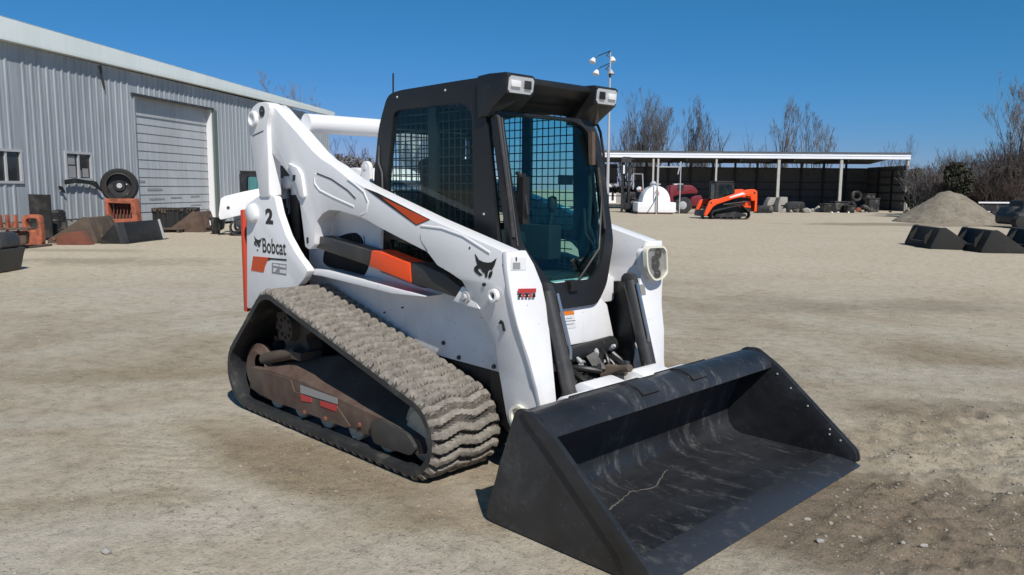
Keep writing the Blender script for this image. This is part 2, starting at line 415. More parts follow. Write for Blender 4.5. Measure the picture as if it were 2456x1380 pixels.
def track_unit(parent, s):
    """s=-1 near side, +1 far side"""
    yo, yi = s*(.985 if s < 0 else 1.05), s*.50
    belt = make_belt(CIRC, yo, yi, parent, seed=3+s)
    Y = lambda y: s*y
    # rusty box frame, bevelled towards its ridge
    A = [(.27, .15), (.30, .30), (.56, .325), (1.02, .325), (1.55, .285), (2.02, .25), (2.20, .215), (2.235, .15), (1.98, .105), (1.80, .10), (1.74, .135), (1.6, .14), (.5, .115)]
    B = [(.27, .15), (.30, .33), (.60, .38), (1.18, .50), (1.55, .41), (2.02, .32), (2.20, .26), (2.235, .15), (1.98, .105), (1.80, .10), (1.74, .135), (1.6, .14), (.5, .115)]
    f = mb(); n = len(A)
    f.v = [(x, Y(.925), z) for x, z in A]+[(x, Y(.76), z) for x, z in B]+[(x, Y(.60), z) for x, z in B]
    T = [tuple(t) for t in tessellate_polygon([[Vector((x, z, 0)) for x, z in A]])]
    f.f = T+[tuple(i+2*n for i in t) for t in T]+[(r*n+i, r*n+(i+1) % n, (r+1)*n+(i+1) % n, (r+1)*n+i) for r in (0, 1) for i in range(n)]
    f.mi = [0]*len(f.f)
    fr = f.build('track_frame', M['rust'], parent, bevel=.006)
    if s < 0:
        g = mb(); g.xz(round_poly([(.47, .14), (.50, .31), (.86, .315), (.9, .24), (1.38, .26), (1.55, .15), (1.5, .135), (.6, .125)], .02), -.934, -.925); g.build('frame_side_plate', M['rust'], fr)
        g = mb(); g.xz(round_poly([(1.80, .115), (1.77, .235), (1.86, .275), (2.12, .24), (2.2, .18), (2.15, .125)], .03), -.95, -.925); g.build('idler_cover', M['dark_grey'], fr, bevel=.004)
        st = XZ([(720, 924), (809, 956), (809, 970), (720, 943)], -.937)
        g = mb(); g.xz(st, -.937, -.9342); g.build('white_stripe', M['grey_print'], fr)
        for q in ([(720, 945), (746, 955), (748, 966), (722, 962)], [(768, 962), (808, 972), (806, 988), (768, 974)]):
            g = mb(); g.xz(XZ(q, -.937), -.937, -.9342); g.build('red_stripe', M['label_red'], fr)
        for q in ((780, 1005), (730, 990), (862, 1020)):
            p = onY(*q, -.94); g = mb(); g.lathe([(0, .016), (.018, .013)], (p.x, -.934, p.z), (0, -1, 0), 6); g.build('bolt', M['rust_red'], fr)
    for x in (.60, .92, 1.23, 1.55, 1.86):
        g = mb()
        for ya, yb in ((.90, .84), (.68, .62)): g.lathe([(0, .045), (0, .074), (.008, .082), (yb-ya if 0 else .055, .082), (.06, .06)], (x, Y(ya), .142), (0, -s, 0), 20)
        g.tube([(x, Y(.91), .142), (x, Y(.61), .142)], .035, 10); g.build('track_roller', M['cream'], parent)
    for (x, z, r, nm) in ((2.165, .245, .172, 'front_idler'), (.30, .272, .19, 'rear_idler')):
        g = mb(); g.lathe([(0, .05), (0, r-.05), (.02, r-.03), (.03, r), (.07, r), (.08, r-.04), (.2, r-.04), (.21, r), (.25, r), (.26, .06)], (x, Y(.89), z), (0, -s, 0), 28)
        g.build(nm, M['cream'] if nm[0] == 'f' else M['rust'], parent)
    g = mb(); prof = []
    for k in range(36):
        r = .228 if k % 4 in (0, 1) else .17; prof.append((.68+r*cos(2*pi*k/36), .622+r*sin(2*pi*k/36)))
    g.xz(prof, Y(.80), Y(.70)); g.tube([(.68, Y(.86), .622), (.68, Y(.5), .622)], .09, 18)
    for k in range(8):
        a = k*pi/4; g.tube([(.68+.065*cos(a), Y(.86), .622+.065*sin(a)), (.68+.065*cos(a), Y(.875), .622+.065*sin(a))], .012, 6)
    g.build('drive_sprocket', M['tan_dark'], parent)
    # mud-caked rear tensioner and the suspension arm behind it
    g = mb(); g.tube([(.38, Y(.86), .36), (.40, Y(.86), .37), (.80, Y(.84), .475)], .042, 12); g.lathe([(0, .07), (.05, .065)], (.36, Y(.89), .33), (0, s*-1, 0), 14)
    g.box((.84, Y(.8), .46), (.12, .16, .05)); g.build('tensioner', M['tan_dark'], parent)
    g = mb(); rnd = random.Random(5)
    for k in range(26):
        t = rnd.random(); x = .27+.16*t+rnd.uniform(-.03, .03); z = .34+.36*t+rnd.uniform(-.02, .03)
        g.box((x, Y(.70+rnd.uniform(-.03, .03)), z), (.05, .07, .035), Matrix.Rotation(rnd.uniform(0, 3), 3, 'Y'))
    g.build('caked_mud', M['rust'], parent, bevel=.006)
LD = thing('compact_track_loader', 'large white track loader with black cab and empty black bucket, nearest machine', 'loader', (0, 0, 0))
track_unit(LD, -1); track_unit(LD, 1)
# --- chassis
g = mb(); g.xz([(.45, .30), (.35, .62), (.5, .98), (1.2, 1.0), (2.30, .95), (2.40, .60), (2.34, .28)], -.478, .478); g.build('chassis', M['frame_black'], LD, bevel=.01)
for s in (-1, 1):
    body = XZ([(760, 488), (860, 520), (914, 545), (912, 652), (1010, 690), (1100, 700), (1160, 738), (1198, 830), (1200, 893), (1060, 855), (860, 770), (745, 720), (742, 600)], -.5)
    g = mb(); g.xz(body, s*.505, s*.479); bp = g.build('side_panel', M['white_dirty'], LD, bevel=.004)
    g = mb()
    g.xz(round_poly(XZ([(800, 572), (834, 560), (854, 558), (868, 570), (878, 612), (800, 590)], -.508), .03), s*.508, s*.50)
    g.xz(round_poly(XZ([(777, 600), (774, 630), (786, 640), (862, 663), (874, 660), (884, 640), (884, 625)], -.508), .025), s*.508, s*.50)
    v_ = g.build('vent', M['void'], bp)
    g = mb()
    for k in range(9):
        a, b = onY(800+k*9, 562, -.51), onY(806+k*9, 612, -.51); g.tube([(a.x, s*.510, a.z-.01), (b.x, s*.510, b.z)], .0025, 4)
    g.build('vent_grille', M['dark_grey'], bp)
    g = mb()
    for q in ((1063, 823), (1100, 858), (1184, 880), (965, 738), (922, 750)):
        p = onY(*q, -.51); rr = .014 if q[0] > 1000 else .006
        g.lathe([(0, rr), (.012, rr*.8)], (p.x, s*.505, p.z), (0, s, 0), 8)
    g.build('bolt_heads', M['dark_grey'], bp)
    # fender ledge over the track
    L_ = XZ([(734, 657), (742, 646), (775, 649), (870, 673), (965, 697), (1020, 712), (940, 704), (860, 684), (770, 662)], -.64)
    g = mb(); g.xz(round_poly(L_, .01), s*.64, s*.50); g.build('fender', M['white'], LD, bevel=.004)
    # rear quarter panel, the tall link above it
    q = XZ([(591, 492), (621, 470), (658, 471), (667, 512), (686, 566), (708, 606), (738, 648), (730, 668), (712, 690), (706, 740), (592, 740)], -.70)
    g = mb(); g.xz(round_poly(q, .02), s*.70, s*.645); g.build('rear_quarter_panel', M['white'], LD, bevel=.012)
    p = onY(607, 512, -.7); g = mb(); g.lathe([(0, .075), (.03, .07), (.045, .05), (.047, 0)], (p.x+.01, s*.70, p.z), (0, s, 0), 20); g.build('pivot_boss', M['white'], LD)
    lk = XZ([(646, 250), (634, 244), (618, 246), (604, 258), (596, 276), (595, 300), (600, 340), (610, 400), (618, 440), (622, 474), (647, 474), (645, 440), (644, 405), (643, 375), (641, 335), (640, 300), (646, 270)], -.71)
    g = mb(); g.xz(round_poly(lk, .03), s*.71, s*.615); g.build('rear_link', M['white'], LD, bevel=.014)
    a = onY(608, 286, -.715); g = mb(); g.lathe([(0, .058), (.025, .055), (.027, .04), (.012, .036), (.012, 0)], (a.x, s*.708, a.z), (0, s, 0), 22); g.build('link_pivot', M['white'], LD)
    a = onY(627, 268, -.715); g = mb(); g.lathe([(0, .04), (.004, .04), (.004, .016), (.016, .014), (.016, 0)], (a.x, s*.709, a.z), (0, s, 0), 16); g.build('link_pin', M['dark_grey'], LD)
    if s < 0:
        g = mb(); a, b = onY(606, 326, -.712), onY(631, 314, -.712); g.tube([(a.x, -.711, a.z), (b.x, -.711, b.z)], .0035, 5)
        a, b, c = onY(600, 523, -.702), onY(606, 530, -.702), onY(614, 518, -.702); g.tube([(v.x, -.702, v.z) for v in (a, b, c)], .006, 5)
        g.build('panel_seam', M['ink'], LD)
# --- lift arms (their lower legs lean in toward the bucket pins)
def warm(z): return .68-.125*min(1, max(0, (1.08-z)/.60))
def armpt(u, v):
    w_ = .68
    for _ in range(12): p = onY(u, v, -w_); w_ = warm(p.z)
    return p, w_
def lean(o, s):
    b = bmesh.new(); b.from_mesh(o.data)
    for z in (.58, .68, .78, .88, .98, 1.075): bmesh.ops.bisect_plane(b, geom=b.verts[:]+b.edges[:]+b.faces[:], plane_co=(0, 0, z), plane_no=(0, 0, 1))
    b.to_mesh(o.data); b.free(); o.data.set_sharp_from_angle(angle=radians(35))
    for v in o.data.vertices: v.co.y -= s*(.68-warm(v.co.z))
    return o
ARM = [(647, 249), (662, 262), (678, 281), (708, 314), (751, 364), (772, 383), (795, 397), (834, 428), (875, 450), (950, 487), (1031, 526), (1150, 579), (1203, 602), (1214, 612),
       (1215, 634), (1221, 691), (1228, 721), (1239, 785), (1266, 860), (1285, 932), (1296, 981), (1285, 1010), (1262, 1030), (1240, 1040), (1226, 1030), (1216, 1005), (1204, 936), (1194, 879),
       (1189, 826), (1168, 774), (1138, 728), (1108, 674), (1080, 655), (1049, 637), (1025, 605), (970, 577), (912, 547), (872, 524), (854, 517), (813, 506), (789, 504), (773, 513), (760, 531), (755, 562), (753, 588),
       (741, 599), (732, 592), (726, 540), (719, 487), (702, 452), (694, 420), (682, 404), (652, 366), (645, 338), (638, 317), (640, 292)]
for s in (-1, 1):
    g = mb(); g.xz(round_poly([(p.x, p.z) for p, _ in (armpt(a, b) for a, b in ARM)], .012, 3), s*.68, s*.56)
    arm = lean(g.build('lift_arm', M['white'], LD, bevel=.010), s)
    # broad front face plate of the arm, wider at its knee
    rows = [((1213, 604), (1262, 602)), ((1214, 640), (1281, 640)), ((1221, 691), (1300, 690)), ((1230, 740), (1310, 735)), ((1241, 785), (1316, 780)), ((1267, 860), (1324, 860)), ((1286, 932), (1331, 932)), ((1297, 985), (1336, 978))]
    g = mb(); F = []; B = []
    for l_, r_ in rows:
        p, w_ = armpt(*l_); q_ = onX(*r_, p.x+.012); F.append((Vector((p.x+.012, s*(w_+.006), p.z)), Vector((p.x+.012, s*abs(q_.y), p.z))))
    n = len(F); g.v = [v for a, b in F for v in (a, b)]+[v-Vector((.03, 0, 0)) for a, b in F for v in (a, b)]
    for i in range(n-1):
        a = 2*i; g.f += [(a, a+1, a+3, a+2), (2*n+a, 2*n+a+2, 2*n+a+3, 2*n+a+1), (a, a+2, 2*n+a+2, 2*n+a), (a+1, 2*n+a+1, 2*n+a+3, a+3)]
    g.f += [(0, 2*n, 2*n+1, 1), (2*n-2, 2*n-1, 4*n-1, 4*n-2)]; g.mi = [0]*len(g.f)
    g.build('arm_front_plate', M['white'], arm, bevel=.006)
    for (u, v, r) in ((1187, 709, .036),):
        p = onY(u, v, -.68); g = mb(); g.lathe([(0, r), (.022, r*.95), (.024, r*.6), (.006, r*.42), (.006, 0)], (p.x, s*.68, p.z), (0, s, 0), 22); g.build('pin_boss', M['white'], arm)
        g = mb(); g.lathe([(0, r*.4), (.003, r*.38), (.003, 0)], (p.x, s*.6865, p.z), (0, s, 0), 14); g.build('grease_hole', M['ink'], arm)
    p, w_ = armpt(1247, 998)
    g = mb(); g.lathe([(-.13, .062), (.022, .062), (.022, .046), (-.10, .046), (-.10, 0)], (p.x, s*w_, p.z), (0, s, 0), 26); g.build('pivot_tube', M['yellowish'], arm)
    if s < 0:
        for L_ in ([(758, 417), (754, 426), (755, 441), (767, 457), (800, 474), (849, 496)], [(834, 430), (852, 443), (873, 461), (883, 485), (879, 508), (866, 516)], [(1010, 542), (1060, 548), (1110, 566), (1175, 607)]):
            g = mb(); g.tube([(v.x, -.676, v.z) for v in (onY(a, b, -.68) for a, b in L_)], .009, 10); g.build('arm_rib', M['white'], arm)
        for L_, r in (([(760, 416), (795, 430), (834, 457), (853, 477)], .004), ([(1008, 565), (1012, 580), (1025, 603)], .003)):
            g = mb(); g.tube([(v.x, -.680, v.z) for v in (onY(a, b, -.68) for a, b in L_)], r, 6); g.build('arm_groove', M['ink'], arm)
        g = mb(); g.xz(XZ([(874, 451), (905, 463), (1031, 527), (998, 541), (930, 492)], -.682), -.6825, -.679); g.build('black_stripe', M['ink'], arm)
        g = mb(); g.xz(XZ([(916, 474), (1027, 527), (999, 539)], -.684), -.6845, -.6822); g.build('orange_stripe', M['orange_decal'], arm)
        for q in ((1126, 595), (1207, 636)): p = onY(*q, -.682); g = mb(); g.lathe([(0, .007), (.002, .006)], (p.x, -.6805, p.z), (0, -1, 0), 8); g.build('arm_hole', M['ink'], arm)
        p, w_ = armpt(1207, 781); g = mb(); g.xz([(p.x-.012, p.z+.03), (p.x+.006, p.z+.02), (p.x+.014, p.z-.028), (p.x+.004, p.z-.03), (p.x-.004, p.z+.005), (p.x-.03, p.z+.008)], -w_-.008, -w_+.004); g.build('arm_slot', M['ink'], arm)
        # upper-lobe bracket
        g = mb(); g.xz(round_poly(XZ([(689, 391), (712, 403), (722, 420), (729, 470), (727, 476), (718, 470), (709, 440), (703, 425)], -.70), .01), -.70, -.68); g.build('arm_bracket', M['white'], arm, bevel=.005)
        g = mb(); g.xz(XZ([(702, 420), (708, 420), (707, 433), (701, 436)], -.703), -.703, -.70); g.build('bracket_slot', M['ink'], arm)
        p = onY(738, 577, -.68); g = mb(); g.xz(round_poly([(p.x-.012, p.z-.02), (p.x+.012, p.z-.02), (p.x+.012, p.z+.022), (p.x-.012, p.z+.022)], .01), -.683, -.68); g.build('arm_slot', M['ink'], arm)
# cat's-head emblem: black mask with pointed ears
HEAD = [[(103, 183), (128, 222), (155, 235), (185, 240), (210, 236), (241, 211), (228, 255), (212, 287), (196, 284), (186, 300), (180, 333), (169, 335), (166, 308), (152, 300), (140, 280), (130, 275), (122, 288), (134, 303), (152, 318), (135, 324), (108, 304), (97, 287), (100, 268), (118, 253), (110, 225)],
        [(196, 300), (215, 292), (213, 314), (202, 338), (188, 337), (190, 318)], circ(160, 380, 12, 12)]
def emblem(name, fn, y, parent, t=.0022):
    g = mb()
    for L_ in HEAD: g.xz(XZ([fn(a, b) for a, b in L_], y), y, y+t)
    g.build(name, M['ink'], parent)
emblem('cat_head_emblem', lambda a, b: (1100+a/2.653, 540+b/2.653), -.6825, [o for o in LD.children if o.name == 'lift_arm'][0])
emblem('small_cat_head_emblem', lambda a, b: (609+(a-97)*.128, 566+(b-183)*.175), -.7025, LD)
def fit_text(s_, name, u0, v0, u1, v1, y, mat, parent, bold=.02):
    """text filling the rectangle whose lower-left / upper-right pixels are given, on the plane y"""
    a, b = onY(u0, v0, y), onY(u1, v1, y); c = onY(u0, v1, y)
    o = text(s_, name, 1, (0, 0, 0), (1, 0, 0), (0, 0, 1), mat, parent, .0, 1, bold)
    xs = [v.co.x for v in o.data.vertices]; zs = [v.co.z for v in o.data.vertices]
    sx = (b.x-a.x)/(max(xs)-min(xs)); sz = (c.z-a.z)/(max(zs)-min(zs)); x0, z0 = min(xs), min(zs); k = (b.z-c.z)/(b.x-a.x)*0
    for v in o.data.vertices: v.co = Vector((a.x+(v.co.x-x0)*sx, y, a.z+(v.co.z-z0)*sz))
    return o
fit_text('Bobcat', 'name_lettering', 630, 606, 685, 571, -.7022, M['ink'], LD, .012)
fit_text('2', 'number_lettering', 637, 537, 654, 500, -.7022, M['ink'], LD, .05)
g = mb(); g.xz(XZ([(607, 615), (646, 618), (641, 626), (635, 640), (632, 654), (602, 649)], -.7022), -.7025, -.6995); g.build('orange_side_stripe', M['orange_decal'], LD)
g = mb(); g.xz(XZ([(644, 618.5), (687, 622), (687, 626), (650, 623), (642, 626)], -.7022), -.7025, -.6995); g.build('dark_side_stripe', M['ink'], LD)
g = mb(); g.xz(XZ([(652, 630), (687, 634), (687, 660), (652, 655)], -.7022), -.7025, -.6995); lab = g.build('grey_label', M['grey_print'], LD)
g = mb()
for q in ([(655, 633), (667, 635), (667, 640), (655, 638)], [(670, 636), (684, 637), (684, 643), (670, 641)], [(656, 643), (665, 644), (660, 653), (655, 652)], [(671, 647), (685, 648), (685, 657), (671, 655)]): g.xz(XZ(q, -.704), -.7045, -.7024)
g.build('label_marks', M['label_white'], lab)
# --- tailgate and engine hood
g = mb(); g.box((-.235, 0, 1.0), (.045, 1.385, .78)); g.build('tailgate', M['red_orange'], LD, bevel=.012)
g = mb(); g.xz(round_poly([(-.2, .55), (-.2, 1.38), (.08, 1.52), (.55, 1.60), (1.12, 1.55), (1.15, .9), (1.1, .55)], .04), -.40, .40); g.build('engine_cover', M['white'], LD, bevel=.02)
g = mb(); g.xz(XZ([(640, 395), (700, 400), (745, 590), (750, 690), (640, 690)], -.46), -.46, -.41); g.xz(XZ([(640, 395), (700, 400), (745, 590), (750, 690), (640, 690)], -.46), .41, .46); g.build('gap_darkening_plate', M['frame_black'], LD)  # dark plates added so the gap behind the arm lobe looks dark
g = mb()
for u0, v0, u1, v1 in ((690, 478, 686, 512), (697, 476, 693, 514)): a, b = onY(u0, v0, -.5), onY(u1, v1, -.5); g.tube([a, b], .009, 8)
g.build('cylinder_rods', M['galv'], LD)
for u, v in ((676, 448), (700, 438)):
    p = onY(u, v, -.52); g = mb(); g.lathe([(0, .05), (.05, .045), (.055, .02)], (p.x, -.52, p.z), (0, -1, 0), 14); g.tube([(p.x, -.5, p.z+.06), (p.x+.01, -.5, p.z-.09)], .03, 10); g.build('link_clevis', M['white'], LD)
for u, v in ((681, 470), (703, 465)):
    p = onY(u, v, -.5); g = mb(); g.tube([(p.x, -.5, p.z+.06), (p.x+.03, -.49, p.z-.34)], .034, 12); g.build('link_cylinder', M['frame_black'], LD)
p = onY(884, 402, -.25); g = mb(); g.xz(round_poly([(p.x-.06, p.z-.16), (p.x-.045, p.z+.02), (p.x, p.z+.05), (p.x+.05, p.z+.02), (p.x+.06, p.z-.16)], .03, 6), -.28, -.25); g.lathe([(0, .022), (.003, .02)], (p.x, -.281, p.z), (0, -1, 0), 12); g.build('lifting_eye', M['white'], LD, bevel=.004)
p = onY(845, 432, -.25); g = mb(); g.xz(round_poly([(p.x-.28, p.z-.1), (p.x-.2, p.z+.04), (p.x, p.z+.1), (p.x+.25, p.z+.02), (p.x+.3, p.z-.12)], .08, 6), -.25, .25); g.build('hood_hump', M['white'], LD, bevel=.02)
# --- cross tube joining the arms
g = mb(); g.tube([(.52, -.57, 2.0), (.52, .57, 2.0)], .066, 28); g.build('cross_tube', M['white'], LD)
# --- lift cylinder guards along each side
for s in (-1, 1):
    a1 = XZ([(762, 566), (889, 602), (884, 638), (757, 595)], -.64); a2 = XZ([(980, 630), (1010, 633), (1065, 658), (1108, 693), (1098, 716), (982, 677)], -.64)
    g = mb(); g.xz(a1, s*.64, s*.52); g.build('cylinder_guard', M['dark_grey'], LD, bevel=.008)
    g = mb(); g.xz(a2, s*.64, s*.52); g.build('cylinder_guard', M['dark_grey'], LD, bevel=.008)
    o_ = XZ([(891, 601), (912, 604), (967, 626), (983, 631), (986, 679), (885, 639)], -.645)
    g = mb(); g.xz(o_, s*.646, s*.515); g.build('orange_guard', M['orange'], LD, bevel=.008)
    p = onY(766, 576, -.6); g = mb(); g.lathe([(-.08, .035), (.0, .035), (.03, .03), (.03, 0)], (p.x, s*.64, p.z), (0, s, 0), 14); g.build('guard_pin', M['galv'], LD)
    g = mb(); g.xz(XZ([(1086, 722), (1108, 687), (1128, 697), (1150, 742), (1120, 735)], -.655), s*.655, s*.50); bk = g.build('front_bracket', M['white'], LD, bevel=.006)
    p = onY(1118, 712, -.66); g = mb(); g.lathe([(0, .034), (.015, .032), (.015, .018), (.03, .016), (.03, 0)], (p.x, s*.655, p.z), (0, s, 0), 12); g.build('bracket_pin', M['galv'], bk)
# --- cab
CH = .45
cabo = round_poly([(1.17, 1.02), (1.14, 1.62), (1.20, 1.95), (1.30, 2.142), (1.42, 2.160), (1.98, 2.170), (2.30, 2.172), (2.20, 1.98), (2.235, 1.75), (2.27, 1.50), (2.34, 1.02)], [.02, .05, .08, .1, .08, .05, .01, .02, .05, .05, .02], 5)
win = round_poly([(1.29, 1.28), (1.28, 1.6), (1.36, 2.03), (1.44, 2.045), (2.02, 2.045), (2.09, 1.98), (2.11, 1.30)], [.04, .04, .09, .04, .09, .05, .04], 5)
low = round_poly([(1.30, 1.05), (1.30, 1.235), (2.14, 1.235), (2.18, 1.05)], .02, 3)
for s in (-1, 1):
    g = mb(); g.xz(cabo, s*CH, s*(CH-.035), [win, low]); sd_ = g.build('cab_side_frame', M['cab_black'], LD, clean=True)
    g = mb(); g.xz(round_poly([(1.26, 1.255), (1.25, 1.6), (1.33, 2.06), (2.05, 2.075), (2.12, 1.99), (2.14, 1.275)], .04, 4), s*(CH-.012), s*(CH-.017)); g.build('side_glass', M['glass_side'], sd_)
    g = mb(); g.xz([(1.28, 1.03), (1.28, 1.24), (2.16, 1.24), (2.2, 1.03)], s*(CH-.012), s*(CH-.017)); g.build('lower_side_glass', M['glass_side'], sd_)
    g = mb(); r_ = .0038; y_ = s*(CH-.045); pit = .052
    k = 1.32
    while k < 2.10:
        if not 1.655 < k < 1.745: g.tube([(k, y_, 1.06), (k, y_, 2.05)], r_, 5)
        k += pit
    k = 1.072
    while k < 2.06: g.tube([(1.29, y_, k), (1.665, y_, k)], r_, 5); g.tube([(1.735, y_, k), (2.11, y_, k)], r_, 5); k += pit
    g.build('window_guard', M['ink'], sd_)
    g = mb(); g.box((1.70, s*(CH-.045), 1.62), (.075, .03, .88)); g.build('window_post', M['cab_black'], sd_)
    g = mb(); g.tube([(1.205, s*(CH+.002), 1.83), (1.20, s*(CH+.004), 1.72), (1.235, s*(CH+.004), 1.66), (1.245, s*(CH+.002), 1.3)], .008, 6)
    g.build('side_trim', M['dark_grey'], sd_)
    g = mb()
    for x, z in ((1.40, 2.12), (1.86, 2.125), (2.19, 1.42), (1.20, 1.40)): g.lathe([(0, .008), (.005, .006)], (x, s*CH, z), (0, s, 0), 8)
    g.build('rivets', M['galv'], sd_)
# roof, rear wall, floor
rp = [(1.20, 1.95), (1.30, 2.142), (1.42, 2.160), (1.98, 2.170), (2.30, 2.172), (2.28, 2.10), (1.40, 2.08), (1.28, 1.93)]
g = mb(); g.xz(round_poly(rp, .03), -.4149, .4149); g.build('cab_roof', M['cab_black'], LD)
g = mb(); g.plate([(-.415, 1.05), (.415, 1.05), (.415, 1.97), (-.415, 1.97)], (1.16, 0, 0), (0, 1, 0), (0, 0, 1), (1, 0, 0), .03, [round_poly([(-.36, 1.42), (.36, 1.42), (.34, 1.92), (-.34, 1.92)], .05)]); g.build('cab_rear_wall', M['cab_black'], LD)
g = mb()
for k in range(14): g.tube([(1.2, -.34+.052*k, 1.42), (1.2, -.34+.052*k, 1.92)], .0038, 5)
for k in range(10): g.tube([(1.2, -.36, 1.43+.052*k), (1.2, .36, 1.43+.052*k)], .0038, 5)
g.build('rear_window_guard', M['ink'], LD)
g = mb(); g.box((1.72, 0, 1.0), (1.1, .86, .06)); g.build('cab_floor', M['frame_black'], LD)
# front face: door plane leans forward towards its foot
DT, DB = Vector((2.235, 0, 1.99)), Vector((2.44, 0, .90)); DV = (DT-DB).normalized(); DL = (DT-DB).length; DU = Vector((0, 1, 0)); DN = DU.cross(DV)   # points forward
def onDoor(u, v, off=0):
    O = DB+DN*off; d = ray(u, v); t = (O-CAM).dot(DN)/d.dot(DN); p = CAM+d*t-O; return (p.dot(DU), p.dot(DV))
dout = round_poly([(-.45, 1.10), (-.45, .62), (-.45, .34), (-.25, .03), (-.10, -.03), (.22, -.03), (.33, .08), (.45, .34), (.45, .66), (.44, 1.0), (.38, 1.10)], [.05, 0, .03, .05, .05, .05, .05, .05, 0, .06, .05], 4)
dwin = round_poly([(-.385, 1.085), (-.375, .60), (-.36, .36), (-.17, .125), (.20, .125), (.30, .20), (.385, .40), (.39, .80), (.33, 1.04), (.20, 1.085)], [.05, 0, .04, .05, .05, .05, .05, 0, .09, .08], 5)
g = mb(); g.plate(dout, DB, DU, DV, DN, .035, [dwin]); dr = g.build('cab_door', M['cab_black'], LD, clean=True)
gout = round_poly([(-.40, 1.095), (-.395, .60), (-.38, .34), (-.18, .10), (.21, .10), (.32, .18), (.405, .39), (.405, .80), (.345, 1.05), (.20, 1.095)], .05, 5)
g = mb(); g.plate(gout, DB+DN*.012, DU, DV, DN, .005); g.build('door_glass', M['glass'], dr)
def D3(a, b, off): return DB+DU*a+DV*b+DN*off
g = mb(); g.tube([D3(.02, .10, .05), D3(.28, .30, .05), D3(.37, .62, .05), D3(.36, .70, .05)], .007, 6); g.box(D3(.0, .1, .04), (.05, .07, .06)); g.tube([D3(.365, .42, .045), D3(.375, .80, .045)], .012, 6); g.build('wiper', M['frame_black'], dr)
g = mb(); g.box(D3(-.33, .60, .05), (.05, .05, .26)); g.tube([D3(-.33, .48, .03), D3(-.33, .52, .07), D3(-.33, .72, .07), D3(-.33, .76, .03)], .012, 8); g.lathe([(0, .018), (.02, .014)], D3(-.29, .74, .03), DN, 10); g.build('door_handle', M['frame_black'], dr)
g = mb(); g.box(D3(.345, .92, .04), (.03, .03, .20), Matrix.Rotation(.05, 3, 'X')); g.build('door_grab', M['rust'], dr)
g = mb(); g.tube([D3(-.435, 1.10, .01), D3(-.43, 1.06, .04), D3(-.43, .60, .045), D3(-.43, .40, .04)], .012, 8); g.tube([D3(-.405, 1.06, .04), D3(-.405, .35, .04)], .006, 6); g.build('door_seal', M['dark_grey'], dr)
# brow with the two corner work lights
g = mb(); g.xz(round_poly([(2.12, 2.1745), (2.345, 2.174), (2.365, 2.14), (2.31, 2.09), (2.235, 2.06), (2.2, 2.0), (2.12, 2.02)], .015), -.262, .262); g.build('brow', M['cab_black'], LD, bevel=.006)
for s in (-1, 1):
    pr = [(2.16, 2.176), (2.25, 2.182), (2.385, 2.178), (2.402, 2.165), (2.388, 2.07), (2.33, 2.03), (2.22, 1.955), (2.17, 1.95), (2.16, 2.0)]
    g = mb(); g.xz(round_poly(pr, .01), s*.475, s*.264); wl = g.build('work_light', M['cab_black'], LD, bevel=.008)
    g = mb(); P = [(2.399, 2.160), (2.387, 2.073)]
    L_ = round_poly([(.350, 0), (.465, 0), (.468, 1), (.345, 1)], .03, 4); L_ = [(a_, min(1, max(0, b_))) for a_, b_ in [(.295, .0), (.450, .0), (.466, .16), (.466, .84), (.450, 1), (.285, 1), (.272, .84), (.275, .2)]]
    f_ = [Vector((P[1][0]+(P[0][0]-P[1][0])*b_+.004, s*a_, P[1][1]+(P[0][1]-P[1][1])*b_)) for a_, b_ in L_]; n = len(f_)
    g.v = f_+[v-Vector((.016, 0, 0)) for v in f_]; g.f = [tuple(range(n)), tuple(range(2*n-1, n-1, -1))]+[(i, (i+1) % n, (i+1) % n+n, i+n) for i in range(n)]; g.mi = [0]*(n+2)
    ll = g.build('lamp_lens', M['reflector'], wl)
    g = mb(); g.box((2.402, s*.415, 2.12), (.012, .07, .035)); g.build('lamp_bulb', M['label_white'], ll, bevel=.004)
    g = mb(); g.box((2.402, s*.322, 2.12), (.010, .05, .045)); g.build('lamp_socket', M['frame_black'], ll, bevel=.004)
    g = mb()
    g.v = [(2.391, s*.468, 2.072), (2.391, s*.290, 2.072), (2.352, s*.34, 2.045), (2.235, s*.452, 1.955), (2.225, s*.472, 1.955), (2.335, s*.472, 2.04)]
    g.v += [(x-.02, y, z+.02) for x, y, z in g.v]; g.f = [(0, 1, 2, 3, 4, 5), (11, 10, 9, 8, 7, 6)]+[(i, (i+1) % 6, (i+1) % 6+6, i+6) for i in range(6)]; g.mi = [0]*8
    g.build('lamp_bracket', M['smoked'], wl)
# mirror on the far front corner
a = [onX(u, v, 2.22) for u, v in ((1410, 302), (1433, 300), (1440, 318), (1448, 372), (1447, 455), (1440, 500), (1430, 540))]
g = mb(); g.tube(a, .009, 8); g.tube([onX(1412, 304, 2.22), onX(1413, 372, 2.22), onX(1436, 378, 2.22)], .006, 6); mr = g.build('mirror_arm', M['frame_black'], LD)
q = [onX(u, v, 2.225) for u, v in ((1416, 308), (1432, 306), (1438, 372), (1417, 372))]
g = mb(); g.add(list(q)+[p-Vector((.012, 0, 0)) for p in q], [(0, 1, 2, 3), (7, 6, 5, 4), (0, 4, 5, 1), (1, 5, 6, 2), (2, 6, 7, 3), (3, 7, 4, 0)]); g.build('mirror_glass', M['glass'], mr)
g = mb(); g.box(onX(1420, 395, 2.2), (.05, .06, .1)); g.box(onX(1441, 575, 2.25), (.06, .06, .09)); g.tube([onX(1410, 380, 2.24), onX(1416, 460, 2.27), onX(1412, 540, 2.3), onX(1425, 585, 2.32)], .014, 8)
g.tube([onX(1400, 500, 2.34), onX(1404, 560, 2.34), onX(1426, 596, 2.33)], .010, 6); g.build('corner_hardware', M['frame_black'], LD)
g = mb(); g.tube([onY(943, 226, 0.0), onY(943, 176, 0.0)], .006, 6); g.build('antenna', M['ink'], LD)
